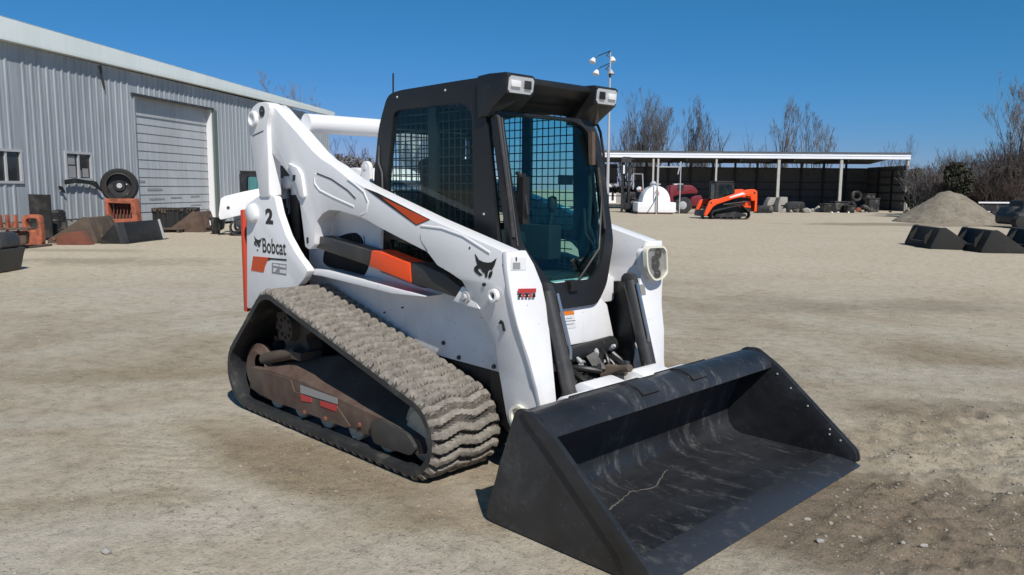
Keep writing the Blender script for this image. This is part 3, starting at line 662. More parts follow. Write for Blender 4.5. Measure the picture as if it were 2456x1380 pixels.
# interior
g = mb(); g.box((1.62, 0, 1.23), (.48, .50, .12)); g.box((1.40, 0, 1.50), (.12, .46, .52), Matrix.Rotation(-.15, 3, 'Y')); g.box((1.36, 0, 1.83), (.09, .26, .16)); g.build('seat', M['seat'], LD, bevel=.04)
for s in (-1, 1):
    g = mb(); g.box((1.78, s*.33, 1.22), (.5, .12, .22)); g.tube([(2.0, s*.31, 1.3), (2.02, s*.31, 1.45)], .015, 8); g.lathe([(0, .02), (.03, .032), (.09, .028), (.1, 0)], (2.02, s*.31, 1.42), (0, 0, 1), 10); g.build('armrest', M['seat'], LD, bevel=.01)
g = mb(); g.box((2.12, .32, 1.62), (.02, .12, .06)); g.build('cab_display', M['frame_black'], LD)
# --- front of the chassis below the door
pn = [onX(u, v, 2.46) for u, v in ((1322, 736), (1440, 716), (1456, 730), (1472, 808), (1350, 832))]
def yz(g, P, x0, x1): return g.plate([(p[0], p[1]) for p in P], (x0, 0, 0), (0, 1, 0), (0, 0, 1), (1, 0, 0), x1-x0)
g = mb(); yz(g, round_poly([(p.y, p.z) for p in pn], .015), 2.40, 2.46); fp = g.build('front_panel', M['white'], LD, bevel=.008)
g = mb(); yz(g, [(onX(u, v, 2.463).y, onX(u, v, 2.463).z) for u, v in ((1350, 748), (1376, 746), (1378, 754), (1351, 757))], 2.460, 2.463); g.build('label_band', M['label_orange'], fp)
g = mb(); yz(g, [(onX(u, v, 2.463).y, onX(u, v, 2.463).z) for u, v in ((1351, 758), (1378, 755), (1382, 786), (1355, 790))], 2.460, 2.4625); g.build('warning_label', M['label_white'], fp)
g = mb()
for q in ((1358, 765, 1372, 763), (1356, 771, 1380, 769), (1357, 779, 1376, 777)): a, b = onX(q[0], q[1], 2.4632), onX(q[2], q[3], 2.4632); g.tube([a, b], .0015, 4)
g.tube([onX(1341, 745, 2.47), onX(1347, 790, 2.47), onX(1352, 812, 2.47)], .004, 6); g.build('label_lines', M['ink'], fp)
g = mb(); yz(g, [(-.10, .50), (.42, .50), (.46, .67), (-.02, .645)], 2.36, 2.44); g.build('grey_crossmember', M['dark_grey'], LD, bevel=.01)
g = mb(); g.box((2.40, .0, .95), (.1, .84, .16)); g.build('cab_foot', M['white_dirty'], LD, bevel=.02)
for s in (-1, 1):
    g = mb(); g.xz(round_poly([(2.30, .98), (2.52, 1.0), (2.56, .85), (2.62, .30), (2.45, .22), (2.30, .3)], .03), s*.50, s*.44); g.build('chassis_upright', M['frame_black'], LD, bevel=.008)
    g = mb(); g.lathe([(0, .085), (.05, .08), (.06, .05), (.061, 0)], (2.56, s*.545, 1.02), (0, -s, 0), 24); g.build('tower_boss', M['white'], LD)
    # tilt cylinder: barrel, bright rod below, steel oil line along it
    A = onY(1311, 700, -.375); B = onY(1366, 940, -.365); A.y *= -s; B.y *= -s; C_ = B+(B-A)*.28
    g = mb(); g.tube([A, B], .045, 24); g.tube([B, B+(B-A)*.02], .050, 24)
    cy = g.build('tilt_cylinder', M['dark_grey'], LD)
    g = mb(); g.tube([B, C_], .022, 14); g.build('cylinder_rod', M['chrome'], cy)
    off = Vector((.052, -.02*s, .02)); g = mb(); g.tube([A+off+(B-A)*.05, A+off+(B-A)*.62, A+off*.8+(B-A)*.7], .009, 8); g.build('oil_line', M['chrome'], cy)
    g = mb(); g.lathe([(0, .03), (.01, .049), (.05, .049), (.06, .03)], A+Vector((-.01, -.03, .0)), (0, 1, 0), 22); g.build('cylinder_eye', M['dark_grey'], cy)
# hoses and fittings in the mouth of the frame
rnd = random.Random(11)
for k in range(20):
    a = Vector((2.44+rnd.uniform(0, .08), rnd.uniform(-.12, .34), rnd.uniform(.52, .62))); b = Vector((2.62+rnd.uniform(0, .12), rnd.uniform(-.1, .32), rnd.uniform(.34, .5)))
    mid = (a+b)/2+Vector((rnd.uniform(.02, .1), rnd.uniform(-.1, .1), rnd.uniform(-.02, .09)))
    pts = [a*(1-t)**2+mid*2*t*(1-t)+b*t*t for t in [i/8 for i in range(9)]]
    g = mb(); g.tube(pts, rnd.choice((.013, .017, .02)), 10); g.build('hose', M['hose'], LD)
g = mb()
for k in range(9): g.lathe([(0, .014), (.035, .014), (.035, .01), (.05, .01)], (2.5+rnd.uniform(0, .12), rnd.uniform(-.1, .35), rnd.uniform(.44, .62)), (rnd.uniform(-1, 1), rnd.uniform(-1, 1), rnd.uniform(0, 1)), 6)
g.build('hose_fittings', M['galv'], LD)
g = mb(); g.tube([(2.50, -.1, .60), (2.50, .34, .62)], .05, 16); g.tube([(2.56, .05, .6), (2.72, .1, .38)], .045, 4); g.build('hose_block', M['frame_black'], LD)
g = mb(); g.tube([(2.58, -.04, .50), (2.60, .03, .46)], .035, 12); g.tube([(2.62, -.1, .42), (2.66, .0, .40)], .03, 10); g.build('rusty_fitting', M['rust_red'], LD)
g = mb(); yz(g, [(.38, .30), (.43, .30), (.43, .52), (.38, .55)], 2.50, 2.52); g.build('white_strap', M['white'], LD)
# --- quick attach plate
g = mb()
g.xz(round_poly([(2.80, .12), (2.78, .40), (2.86, .52), (2.99, .53), (2.93, .30), (2.88, .10)], .02), -.55, .55); qa = g.build('quick_attach_frame', M['white'], LD, bevel=.012)
for y0, y1 in ((-.36, -.10), (.06, .32)):
    g = mb(); g.xz(round_poly([(2.72, .40), (2.74, .50), (2.84, .56), (2.95, .54), (2.9, .42)], .025), y0, y1); g.build('latch_housing', M['white'], qa, bevel=.012)
g = mb(); g.tube([(2.74, -.05, .52), (2.86, -.03, .58), (2.93, -.05, .60)], .022, 8); g.box((2.80, .0, .56), (.12, .05, .05), Matrix.Rotation(.4, 3, 'Z')); g.build('latch_lever', M['tan_dark'], qa, bevel=.005)
g = mb(); g.tube([(2.76, -.42, .3), (2.76, .42, .3)], .05, 14); g.build('attach_cross_tube', M['frame_black'], qa)
g = mb(); g.box((2.72, -.45, .34), (.05, .03, .2)); g.build('blue_hose_guard', M['blue'], qa)
# --- bucket
BW = 1.02
bk = None
outer = [(2.84, .015), (2.835, .06), (2.90, .30), (3.015, .545), (3.04, .575), (3.10, .580), (3.165, .562), (3.215, .515), (3.222, .487)]
inner = [(3.205, .483), (3.195, .505), (3.15, .543), (3.10, .558), (3.075, .545), (3.03, .44), (2.965, .28), (2.94, .20), (2.935, .14), (2.95, .085), (2.985, .045), (3.04, .028)]
prof = outer+inner+[(3.62, .028), (3.62, .0), (2.87, .0)]
g = mb(); g.xz(prof, -BW+.012, BW-.012); bk = g.build('bucket', M['bucket'], LD, ang=50)
g = mb(); g.xz([(3.615, .003), (3.60, .034), (3.73, .026), (3.785, .004)], -BW+.002, BW-.002); g.build('cutting_edge', M['steel'], bk, bevel=.003)
sp = round_poly([(2.825, .01), (2.83, .06), (3.01, .57), (3.045, .59), (3.115, .586), (3.26, .50), (3.755, .085), (3.765, .03), (3.72, .002), (2.86, .0)], [.015, .02, .02, .02, .04, .06, .03, .015, .01, .03], 4)
ed = round_poly([(3.06, .588), (3.115, .590), (3.26, .505), (3.765, .085), (3.775, .03), (3.73, .002), (3.66, .004), (3.62, .10), (3.22, .445), (3.10, .54)], [.01, .03, .05, .03, .01, .01, .01, .05, .05, .02], 4)
for s in (-1, 1):
    g = mb(); g.xz(sp, s*BW, s*(BW-.016)); pl = g.build('side_plate', M['bucket_side'], bk, bevel=.003)
    g = mb(); g.xz(ed, s*(BW+.014), s*(BW-.001)); g.build('side_edge', M['bucket_side'], pl, bevel=.003)
    g = mb()
    for t in (.12, .3, .52, .8, .93):
        x = 3.20+t*.5; z = .50-t*.40; g.lathe([(0, .006), (.004, .005)], (x, s*(BW-.016), z), (0, -s, 0), 8)
    g.lathe([(0, .006), (.004, .005)], (3.60, s*(BW-.016), .15), (0, -s, 0), 8)
    g.build('plate_bolts', M['galv'], pl)
for y0, y1 in ((-.30, -.16), (.16, .30)):
    g = mb(); g.xz(round_poly([(3.04, .570), (3.05, .588), (3.10, .592), (3.165, .576), (3.20, .55), (3.195, .54), (3.15, .56), (3.1, .576)], .006), y0, y1); g.build('bucket_step', M['bucket'], bk, bevel=.004)
g = mb()
for y0, y1 in ((-.62, -.1), (.1, .62)): g.xz([(2.87, .25), (2.90, .40), (2.985, .56), (2.99, .50), (2.93, .33)], y0, y1)
g.build('hook_lip', M['bucket'], bk)
# little heap of dried dirt and a dropped flake left on the bucket floor
g = mb()
ridge = [(3.02, -.93), (3.10, -.82), (3.13, -.66), (3.20, -.56), (3.17, -.45), (3.14, -.30), (3.19, -.16), (3.12, .0), (3.08, .12)]
up = []; dn = []
for i in range(len(ridge)-1):
    for k in range(7):
        t = k/7; x = ridge[i][0]+(ridge[i+1][0]-ridge[i][0])*t+rnd.uniform(-.006, .006); y = ridge[i][1]+(ridge[i+1][1]-ridge[i][1])*t; w_ = .0015+.004*rnd.random()+.010*max(0, noise.noise(Vector((y*5, 1, 1))))
        up.append((x, y, w_))
n = len(up)
for x, y, w_ in up: g.v += [(x-w_, y, .0285), (x, y, .0285+w_*.5), (x+w_, y, .0285)]
for i in range(n-1):
    for j in (0, 1): g.f.append((3*i+j, 3*i+j+1, 3*i+j+4, 3*i+j+3)); g.mi.append(0)
tag(g.build('dried_dirt', M['dust'], bk), 'thin line of dried dirt')
# --- far-side arm head light
hx = [onX(u, v, 2.70) for u, v in ((1549, 592), (1592, 590), (1599, 600), (1602, 655), (1592, 668), (1570, 676), (1552, 650))]
hp = [(p.y, p.z) for p in hx]
cxh = sum(p[0] for p in hp)/7; czh = sum(p[1] for p in hp)/7
sc = lambda k: round_poly([(cxh+(a-cxh)*k, czh+(b-czh)*k) for a, b in hp], .04, 6)
g = mb(); yz(g, sc(.86), 2.61, 2.677); hl = g.build('arm_headlight', M['white'], LD, bevel=.012)
g = mb(); g.plate(sc(1.0), (2.675, 0, 0), (0, 1, 0), (0, 0, 1), (1, 0, 0), .028, [sc(.90)]); g.build('headlight_bezel', M['yellowish'], hl, clean=True)
g = mb(); yz(g, sc(.88), 2.678, 2.683); g.build('headlight_reflector', M['reflector'], hl)
g = mb()
for dz, dy, r_ in ((-.065, .01, .032), (-.005, -.012, .04), (.06, .012, .034), (.03, -.035, .02)): g.lathe([(0, r_), (.008, r_*.9), (.004, r_*.55), (.012, r_*.3), (.012, 0)], (2.684, cxh+dy, czh+dz), (1, 0, 0), 14)
g.build('headlight_lamps', M['dark_grey'], hl)
g = mb(); yz(g, sc(.885), 2.695, 2.698); g.build('headlight_lens', M['lens'], hl)
# printed labels on the arm fronts
fpn = [o for o in bpy.data.objects if o.name.startswith('lift_arm')]
def front_label(name, quad, mat, parent, x, t=.003):
    P = [onX(u, v, x) for u, v in quad]; g = mb(); yz(g, [(p.y, p.z) for p in P], x-t, x); return g.build(name, mat, parent)
def xface(v):  # x of the front plate at picture row v
    rows_ = [(604, 1213), (640, 1214), (691, 1221), (740, 1230), (785, 1241)]
    for (v0, u0), (v1, u1) in zip(rows_, rows_[1:]):
        if v <= v1: break
    t = (v-v0)/(v1-v0); return armpt(u0+(u1-u0)*t, v)[0].x+.012
def tilt_label(name, u0, v0, u1, v1, mat, off=.002, sl=0):
    a0, a1 = xface(v0)+off, xface(v1)+off
    P = [onX(u0, v0, a0), onX(u1, v0-sl, a0), onX(u1, v1-sl, a1), onX(u0, v1, a1)]
    g = mb(); g.add(P+[p-Vector((.0015, 0, 0)) for p in P], [(0, 1, 2, 3), (7, 6, 5, 4), (0, 4, 5, 1), (1, 5, 6, 2), (2, 6, 7, 3), (3, 7, 4, 0)]); return g.build(name, mat, fpn[0])
tilt_label('safety_label', 1226, 618, 1262, 648, M['label_white'], .003)
tilt_label('label_pictogram', 1230, 630, 1248, 646, M['grey_print'], .005)
tilt_label('label_pictogram', 1237, 617, 1240, 627, M['ink'], .005)
tilt_label('red_label', 1243, 693, 1286, 703, M['label_red'], .014, 1)
for k in range(5): tilt_label('label_letter', 1244+k*8.5, 705, 1250+k*8.5, 714, M['label_red'] if k % 2 else M['ink'], .014, .4)
a = onX(1520, 684, 2.60); 
P = [onX(u, v, 2.645) for u, v in ((1523, 684), (1546, 682), (1551, 720), (1530, 724))]
g = mb(); yz(g, [(p.y, p.z) for p in P], 2.638, 2.645); g.build('far_arm_label', M['grey_print'], fpn[1])

# ================================================================== GROUND
def gz(x, y):
    """height of the yard: flat where the machines stand, churned at the lower right"""
    d = hypot(x-CX, y-CY)
    z = 0.0
    if d < 60:
        z += .0035*noise.noise(Vector((x*16, y*16, 8)))*(1 if d < 10 else 0)
        near = min(1, max(0, (hypot((x-1.9)/3.0, (y)/1.9)-.75)/.5))
        z += .022*near*(noise.noise(Vector((x*.45, y*.45, 0)))) + .010*near*noise.noise(Vector((x*1.7, y*1.7, 3)))
        # churned, tracked patch to the right of the bucket
        px = (x-4.6)*.6+(y-1.7)*.8; py = -(x-4.6)*.8+(y-1.7)*.6
        k = max(0, 1-((x-4.75)/1.5)**2-((y-1.6)/2.1)**2); k = min(1, k*2.2)
        if k > 0: z += k*(.055*abs(noise.noise(Vector((x*3.2, y*3.2, 9))))+.030*noise.noise(Vector((x*8, y*8, 5)))+.020*noise.noise(Vector((x*19, y*19, 7)))+.012*noise.noise(Vector((x*37, y*37, 7)))-.004)
        z += .004*near*noise.noise(Vector((x*7, y*7, 2)))
    if 2.6 < x < 3.95 and abs(y) < 1.15: z = min(z, -.006)      # pressed flat under the bucket
    return z
gm = mb(); NR, NA = 560, 320
ths = [YAW-radians(46)+radians(92)*i/NA for i in range(NA+1)]
rr = [1.2*(9/1.2)**(i/400) for i in range(400)]+[9*(700/9)**(i/160) for i in range(161)]
for r in rr:
    for a in ths: x, y = CX+r*cos(a), CY+r*sin(a); gm.v.append((x, y, gz(x, y)))
W = NA+1
for i in range(NR):
    for j in range(NA): gm.f.append((i*W+j, (i+1)*W+j, (i+1)*W+j+1, i*W+j+1))
# the rest of the plain, behind and beside the surveyed fan
o = len(gm.v); K = 48; ra = [.01]+[1.2*(700/1.2)**(i/24) for i in range(25)]
a0, a1 = ths[-1], ths[0]+2*pi
for r in ra:
    for k in range(K+1):
        a = a0+(a1-a0)*k/K; x, y = CX+r*cos(a), CY+r*sin(a); gm.v.append((x, y, gz(x, y)))
for i in range(len(ra)-1):
    for k in range(K): q = o+i*(K+1)+k; gm.f.append((q, q+K+1, q+K+2, q+1))
c0 = len(gm.v); gm.v.append((CX, CY, 0))
for j in range(NA): gm.f.append((c0, j, j+1))
gm.mi = [0]*len(gm.f)
def ground_mat():
    t = NT('packed_limestone_yard')
    big = t.noise(.16, 5, .6, t.pos((1, 1, 1)), .6); md = t.noise(.75, 6, .62, None, .3); fn = t.noise(7, 6, .7); gr = t.noise(70, 3, .7)
    base = t.ramp(t.math('ADD', t.math('MULTIPLY', big, .55), t.math('MULTIPLY', md, .45)), [(.36, (.23, .182, .122)), (.47, (.335, .285, .212)), (.56, (.40, .355, .28)), (.68, (.435, .40, .34))])
    def blob(cx, cy, rx, ry, ang, wob=.5, soft=.35):
        mp = t.n('ShaderNodeMapping', vector_type='TEXTURE'); g = t.n('ShaderNodeNewGeometry'); t.l(g.outputs['Position'], mp.inputs[0])
        mp.inputs['Location'].default_value = (cx, cy, 0); mp.inputs['Rotation'].default_value = (0, 0, ang); mp.inputs['Scale'].default_value = (rx, ry, 1e6)
        le = t.n('ShaderNodeVectorMath', operation='LENGTH'); t.l(mp.outputs[0], le.inputs[0])
        d = t.math('ADD', le.outputs['Value'], t.math('MULTIPLY', t.math('SUBTRACT', md, .5), wob*2))
        return t.ramp(d, [(1-soft, g3(1)), (1, g3(0))])
    c = base
    cdn = t.n('ShaderNodeVectorMath', operation='DISTANCE'); t.l(t.pos(), cdn.inputs[0]); cdn.inputs[1].default_value = (1.5, 0, 0)
    c = t.mix(t.ramp(t.math('MULTIPLY', cdn.outputs['Value'], .04), [(.2, g3(0)), (.5, g3(.8))]), c, (.50, .43, .325, 1))   # yard turns paler away from the loader
    dirt = (.165, .125, .082, 1); brown = (.235, .19, .125, 1); pale = (.40, .375, .325, 1)
    for args, colr, k in PATCHES:
        m_ = t.math('MULTIPLY', blob(*args), k); c = t.mix(m_, c, colr)
    sp = t.ramp(gr, [(.36, g3(.55)), (.5, g3(1)), (.66, g3(1.0)), (.74, g3(1.3))])
    c = t.mix(.35, c, t.mix(1, c, sp, 'MULTIPLY'))
    f2 = t.ramp(fn, [(.32, g3(.68)), (.5, g3(1)), (.68, g3(1.14))]); c = t.mix(.8, c, t.mix(1, c, f2, 'MULTIPLY'))
    peb = t.n('ShaderNodeTexVoronoi'); peb.inputs['Scale'].default_value = 26; t.l(t.pos(), peb.inputs['Vector'])
    pm = t.math('MULTIPLY', t.ramp(peb.outputs['Distance'], [(.10, g3(1)), (.16, g3(0))]), t.ramp(t.noise(3.1, 3), [(.5, g3(0)), (.6, g3(.55))]))
    c = t.mix(pm, c, (.45, .42, .36, 1))
    v2 = t.n('ShaderNodeTexVoronoi'); v2.inputs['Scale'].default_value = 60; t.l(t.pos(), v2.inputs['Vector']); gsel = t.ramp(t.noise(1.3, 5, .7), [(.42, g3(.15)), (.6, g3(1))])
    c = t.mix(t.math('MULTIPLY', t.ramp(v2.outputs['Distance'], [(.12, g3(.5)), (.24, g3(0))]), gsel), c, (.50, .47, .41, 1))
    drk = t.math('MULTIPLY', t.ramp(t.noise(33, 5, .75), [(.33, g3(.5)), (.42, g3(0))]), gsel); c = t.mix(drk, c, (.11, .09, .07, 1))
    wv = t.n('ShaderNodeTexWave'); wv.inputs['Scale'].default_value = 3.2; wv.inputs['Distortion'].default_value = 5; wv.inputs['Detail'].default_value = 3; wv.inputs['Detail Scale'].default_value = 2.0
    mw = t.n('ShaderNodeMapping'); mw.inputs['Rotation'].default_value = (0, 0, .9); gg = t.n('ShaderNodeNewGeometry'); t.l(gg.outputs['Position'], mw.inputs[0]); t.l(mw.outputs[0], wv.inputs['Vector'])
    wm = t.ramp(t.noise(.5, 2, .5, t.pos((.5, 2.2, 1))), [(.52, g3(0)), (.6, g3(1))]); tyre = t.math('MULTIPLY', wv.outputs['Fac'], wm)
    t.col(c); t.rough(.95); t.b.inputs['Specular IOR Level'].default_value = .15
    h = t.math('ADD', t.math('ADD', t.math('MULTIPLY', fn, 1.0), t.math('ADD', t.math('MULTIPLY', tyre, .22), t.math('MULTIPLY', drk, -.8))), t.math('ADD', t.math('MULTIPLY', gr, .35), t.math('MULTIPLY', pm, .3)))
    t.bump(h, .7, .026)
    return t.m
def gp(u, v): p = onZ(u, v); return p.x, p.y
PATCHES = []
def patch(u, v, rx, ry, ang, colr, k, wob=.5, soft=.4): x, y = gp(u, v); PATCHES.append(((x, y, rx, ry, ang, wob, soft), colr, k))
AX = radians(45)                                   # picture-horizontal direction on the ground
dirt = (.15, .115, .078, 1); brown = (.23, .18, .115, 1); pale = (.43, .395, .33, 1); olive = (.15, .13, .07, 1)
patch(2200, 1270, 1.6, .9, AX-.1, (.155, .12, .085, 1), .85, .6, .4)
patch(2080, 735, 3.8, .9, AX, (.21, .17, .125, 1), .55, .8, .8)
patch(1500, 680, 2.0, .5, AX, brown, .3)
patch(2350, 980, 1.3, .35, AX, dirt, .45, .7, .5)
patch(760, 1130, 1.6, .42, radians(5), brown, .85, .3, .5)
patch(250, 900, 1.7, .35, AX+.15, brown, .45, .6, .5)
patch(120, 1230, .9, .25, AX+.3, brown, .5, .5, .5)
patch(420, 1250, 1.5, .3, AX+.2, pale, .6, 1.0, .8)
patch(120, 1010, 1.3, .22, AX+.2, pale, .5, 1.0, .8)
patch(240, 628, 3.3, 1.3, AX, (.21, .17, .12, 1), .5, 1.1, .8)
patch(120, 600, 3.0, .6, AX, olive, .4, 1.0, .8)
patch(400, 700, 4.0, .5, AX, pale, .5, .5, .5)
patch(1800, 900, 1.2, .5, AX, brown, .35, .6, .5)
patch(2200, 900, 1.6, .4, AX, pale, .5, .6, .5)
patch(2300, 540, 9, 2.2, AX, (.2, .165, .115, 1), .7, .5, .4)
patch(1100, 1330, .9, .3, AX, pale, .5, .5, .5)
gr_ = gm.build('ground', ground_mat(), ang=180); tag(gr_, kind='structure')
# loose gravel and clods: nobody could count them
rnd = random.Random(4); g = mb()
ICO = None
def rock(g, c, r, rnd, fl=.6):
    b = bmesh.new(); bmesh.ops.create_icosphere(b, subdivisions=1, radius=1)
    a = rnd.uniform(0, 6); ca, sa = cos(a), sin(a); sx, sy = rnd.uniform(.7, 1.4), rnd.uniform(.6, 1.1)
    vs = []
    for v in b.verts:
        k = r*(1+rnd.uniform(-.22, .22)); x, y, z = v.co.x*k*sx, v.co.y*k*sy, v.co.z*k*fl
        vs.append((c[0]+x*ca-y*sa, c[1]+x*sa+y*ca, c[2]+z))
    g.add(vs, [tuple(v.index for v in f.verts) for f in b.faces]); b.free()
def cheap_rock(g, c, r, rnd, fl=.6):
    a = rnd.uniform(0, 6); pts = []
    for k in range(5): t = a+k*1.2566; q = r*rnd.uniform(.7, 1.25); pts.append((c[0]+cos(t)*q, c[1]+sin(t)*q*.8, c[2]-r*.1))
    for k in range(4): t = a+k*1.57+.5; q = r*rnd.uniform(.4, .75); pts.append((c[0]+cos(t)*q, c[1]+sin(t)*q*.8, c[2]+r*fl*rnd.uniform(.6, 1)))
    f = [(5, 6, 7, 8)]+[(0, 1, 5), (1, 6, 5), (1, 2, 6), (2, 7, 6), (2, 3, 7), (3, 4, 7), (4, 8, 7), (4, 0, 8), (0, 5, 8)]
    g.add(pts, f)
def in_loader(x, y): return -.1 < x < 2.45 and abs(y) < 1.0 or 2.7 < x < 3.85 and abs(y) < 1.06
for k in range(15000):
    r = 1.5*(26/1.5)**rnd.random(); a = YAW+rnd.uniform(-.62, .62); x, y = CX+r*cos(a), CY+r*sin(a)
    dens = noise.noise(Vector((x*.8, y*.8, 4)))
    if rnd.random() > .45+dens*1.1 or in_loader(x, y): continue
    s_ = rnd.choice((.0025, .003, .003, .004, .004, .005, .006, .008, .011))*(1 if r < 8 else 1.5)
    cheap_rock(g, (x, y, gz(x, y)), s_, rnd)
for k in range(1900):
    x, y = 4.75+rnd.gauss(0, .75), 1.6+rnd.gauss(0, 1.0)
    if in_loader(x, y): continue
    cheap_rock(g, (x, y, gz(x, y)), rnd.choice((.003, .004, .005, .007, .010, .014)), rnd)
gv = g.build('gravel', paint('limestone_chips', (.36, .33, .285, 1), (.22, .18, .13, 1), .9, .9, 2.5, .35, .65), smooth=False); tag(gv, 'pale limestone chips scattered over the dirt yard', 'gravel', kind='stuff')
for (u, v, r) in ((705, 1210, .018), (255, 1332, .024), (1965, 1303, .020), (2212, 1324, .018), (1935, 1245, .015)):
    x, y = gp(u, v); g = mb(); rock(g, (x, y, gz(x, y)+r*.3), r, rnd, .55)
    tag(g.build('stone', M['concrete'], smooth=False), {705: 'pale stone just left of the near track', 255: 'flat pale chip lying alone near the lower left corner', 1965: 'pale stone in churned dirt nearest the bucket lip', 2212: 'pale oval stone in churned dirt near the lower right corner', 1935: 'small stone at the left edge of the churned dirt'}[u], 'stone', 'loose stones')

# ================================================================== BARN
B0 = Vector((-18.985, 1.730, 0)); BA = radians(126.5); BU = Vector((cos(BA), sin(BA), 0)); BNv = Vector((-sin(BA), cos(BA), 0))   # BNv points into the barn
def onB(u, v, off=0):
    """pixel -> (along wall, height) on the barn's long wall, off metres into the barn"""
    O = B0+BNv*off; d = ray(u, v); t = (O-CAM).dot(BNv)/d.dot(BNv); p = CAM+d*t-O; return p.dot(BU), p.z
BR = thing('metal_barn', 'long blue-grey corrugated metal barn with pale eave and tall overhead door', 'barn', B0, BA)
U0, U1 = -8.0, onB(790, 320)[0]
ez = 5.31
dL, dR = onB(326, 400)[0], onB(513, 400)[0]; dT = .5*(onB(320, 231)[1]+onB(513, 263)[1])
w1 = [onB(-28, 357)[0], onB(48, 357)[0], onB(48, 439)[1], onB(48, 361)[1]]; w2 = [onB(154, 367)[0], onB(217, 367)[0], onB(217, 432)[1], onB(217, 368)[1]]
def ribs(g, u0, u1, z0, z1, pit=.305, y=0.0):
    """trapezoid-ribbed sheet, ribs stand toward -y"""
    prof = [(u0, 0)]; k = math.ceil(u0/pit)
    while k*pit < u1-.06:
        c = k*pit
        if c-.055 > u0:
            prof += [(c-.055, 0), (c-.03, -.028), (c+.03, -.028), (c+.055, 0), (c+.15, 0), (c+.16, -.006), (c+.175, 0)] if c+.18 < u1 else [(c-.055, 0), (c-.03, -.028), (c+.03, -.028), (c+.055, 0)]
        k += 1
    prof.append((u1, 0)); n = len(prof)
    vs = [(a, y+b, z0) for a, b in prof]+[(a, y+b, z1) for a, b in prof]+[(u0, y+.06, z0), (u1, y+.06, z0), (u0, y+.06, z1), (u1, y+.06, z1)]
    fs = [(i, i+1, n+i+1, n+i) for i in range(n-1)]+[(2*n, 2*n+2, 2*n+3, 2*n+1)]
    g.add(vs, fs)
g = mb(); base = .55
ribs(g, U0, w1[0], base, ez); ribs(g, w1[0], w1[1], base, w1[2]); ribs(g, w1[0], w1[1], w1[3], ez); ribs(g, w1[1], w2[0], base, ez)
ribs(g, w2[0], w2[1], base, w2[2]); ribs(g, w2[0], w2[1], w2[3], ez); ribs(g, w2[1], dL, base, ez); ribs(g, dL, dR, dT, ez); ribs(g, dR, U1, .1, ez)
g.build('wall', M['barn'], BR, smooth=False)
g = mb(); g.box(((U0+dL)/2, .12, .28), (dL-U0, .2, .60)); g.build('foundation', M['concrete'], BR)
g = mb(); DP = 18.0
g.plate([(0, 0), (DP, 0), (DP, ez), (DP/2, ez+1.3), (0, ez)], (U1-.004, .07, 0), (0, 1, 0), (0, 0, 1), (1, 0, 0), .06); g.plate([(0, 0), (DP, 0), (DP, ez), (DP/2, ez+1.3), (0, ez)], (U0, .07, 0), (0, 1, 0), (0, 0, 1), (1, 0, 0), .06)
g.box(((U0+U1)/2, DP+.1, ez/2), (U1-U0, .06, ez)); g.build('end_wall', M['barn'], BR)
g = mb(); t0, t1 = ez+.56, ez+.30; e1 = ez+.10
sec = lambda e, t: [(-.24, e), (-.26, t), (-.20, t+.03), (.0, t), (.0, e)]
g.v = [(U0-.2, y, z) for y, z in sec(ez-.03, t0+.1)]+[(U1+.2, y, z) for y, z in sec(e1, t1)]
g.f = [tuple(range(5)), tuple(range(9, 4, -1))]+[(i, (i+1) % 5, (i+1) % 5+5, i+5) for i in range(5)]; g.mi = [0]*7; g.build('eave_fascia', M['barn_trim'], BR)
g = mb(); sec = lambda t: [(-.24, t+.035), (DP/2, t+1.35), (DP+.3, t+.0), (DP+.3, t-.1), (DP/2, t+1.25), (.05, t-.05)]
g.v = [(U0-.25, y, z) for y, z in sec(t0+.1)]+[(U1+.25, y, z) for y, z in sec(t1)]
g.f = [tuple(range(6)), tuple(range(11, 5, -1))]+[(i, (i+1) % 6, (i+1) % 6+6, i+6) for i in range(6)]; g.mi = [0]*8; g.build('roof', M['roof_white'], BR)
p = onB(238, 180); g = mb(); g.tube([(p[0], -.05, ez-.05), (p[0]+.02, -.08, ez-.4), (p[0]+.15, -.04, ez-.75)], .035, 6); g.build('eave_bracket', M['dark_grey'], BR)
def window(w, panes):
    u0, u1, z0, z1 = w; f = mb(); t = .05
    f.plate([(u0-.02, z0-.02), (u1+.02, z0-.02), (u1+.02, z1+.02), (u0-.02, z1+.02)], (0, -.045, 0), (1, 0, 0), (0, 0, 1), (0, 1, 0), .10, [[(u0+t, z0+t), (u1-t, z0+t), (u1-t, z1-t), (u0+t, z1-t)]])
    um = (u0+u1)/2; f.box((um, 0, (z0+z1)/2), (.06, .05, z1-z0-.1)); fr = f.build('window', M['galv'], BR)
    a = mb(); a.box(((u0+u1)/2, .03, (z0+z1)/2), (u1-u0-.1, .01, z1-z0-.1)); a.build('pane', M['winglass'], fr)
    return fr
f1 = window(w1, 0); f2 = window(w2, 0)
g = mb(); u0, u1, z0, z1 = w2
for (a, b, c, d) in ((.08, .42, .08, .5), (.45, .62, .1, .35), (.66, .9, .1, .42), (.1, .4, .55, .85)): g.box((u0+(u1-u0)*(a+b)/2, .02, z0+(z1-z0)*(c+d)/2), ((u1-u0)*(b-a)*.9, .01, (z1-z0)*(d-c)))
g.build('papers_in_window', M['grey_print'], f2)
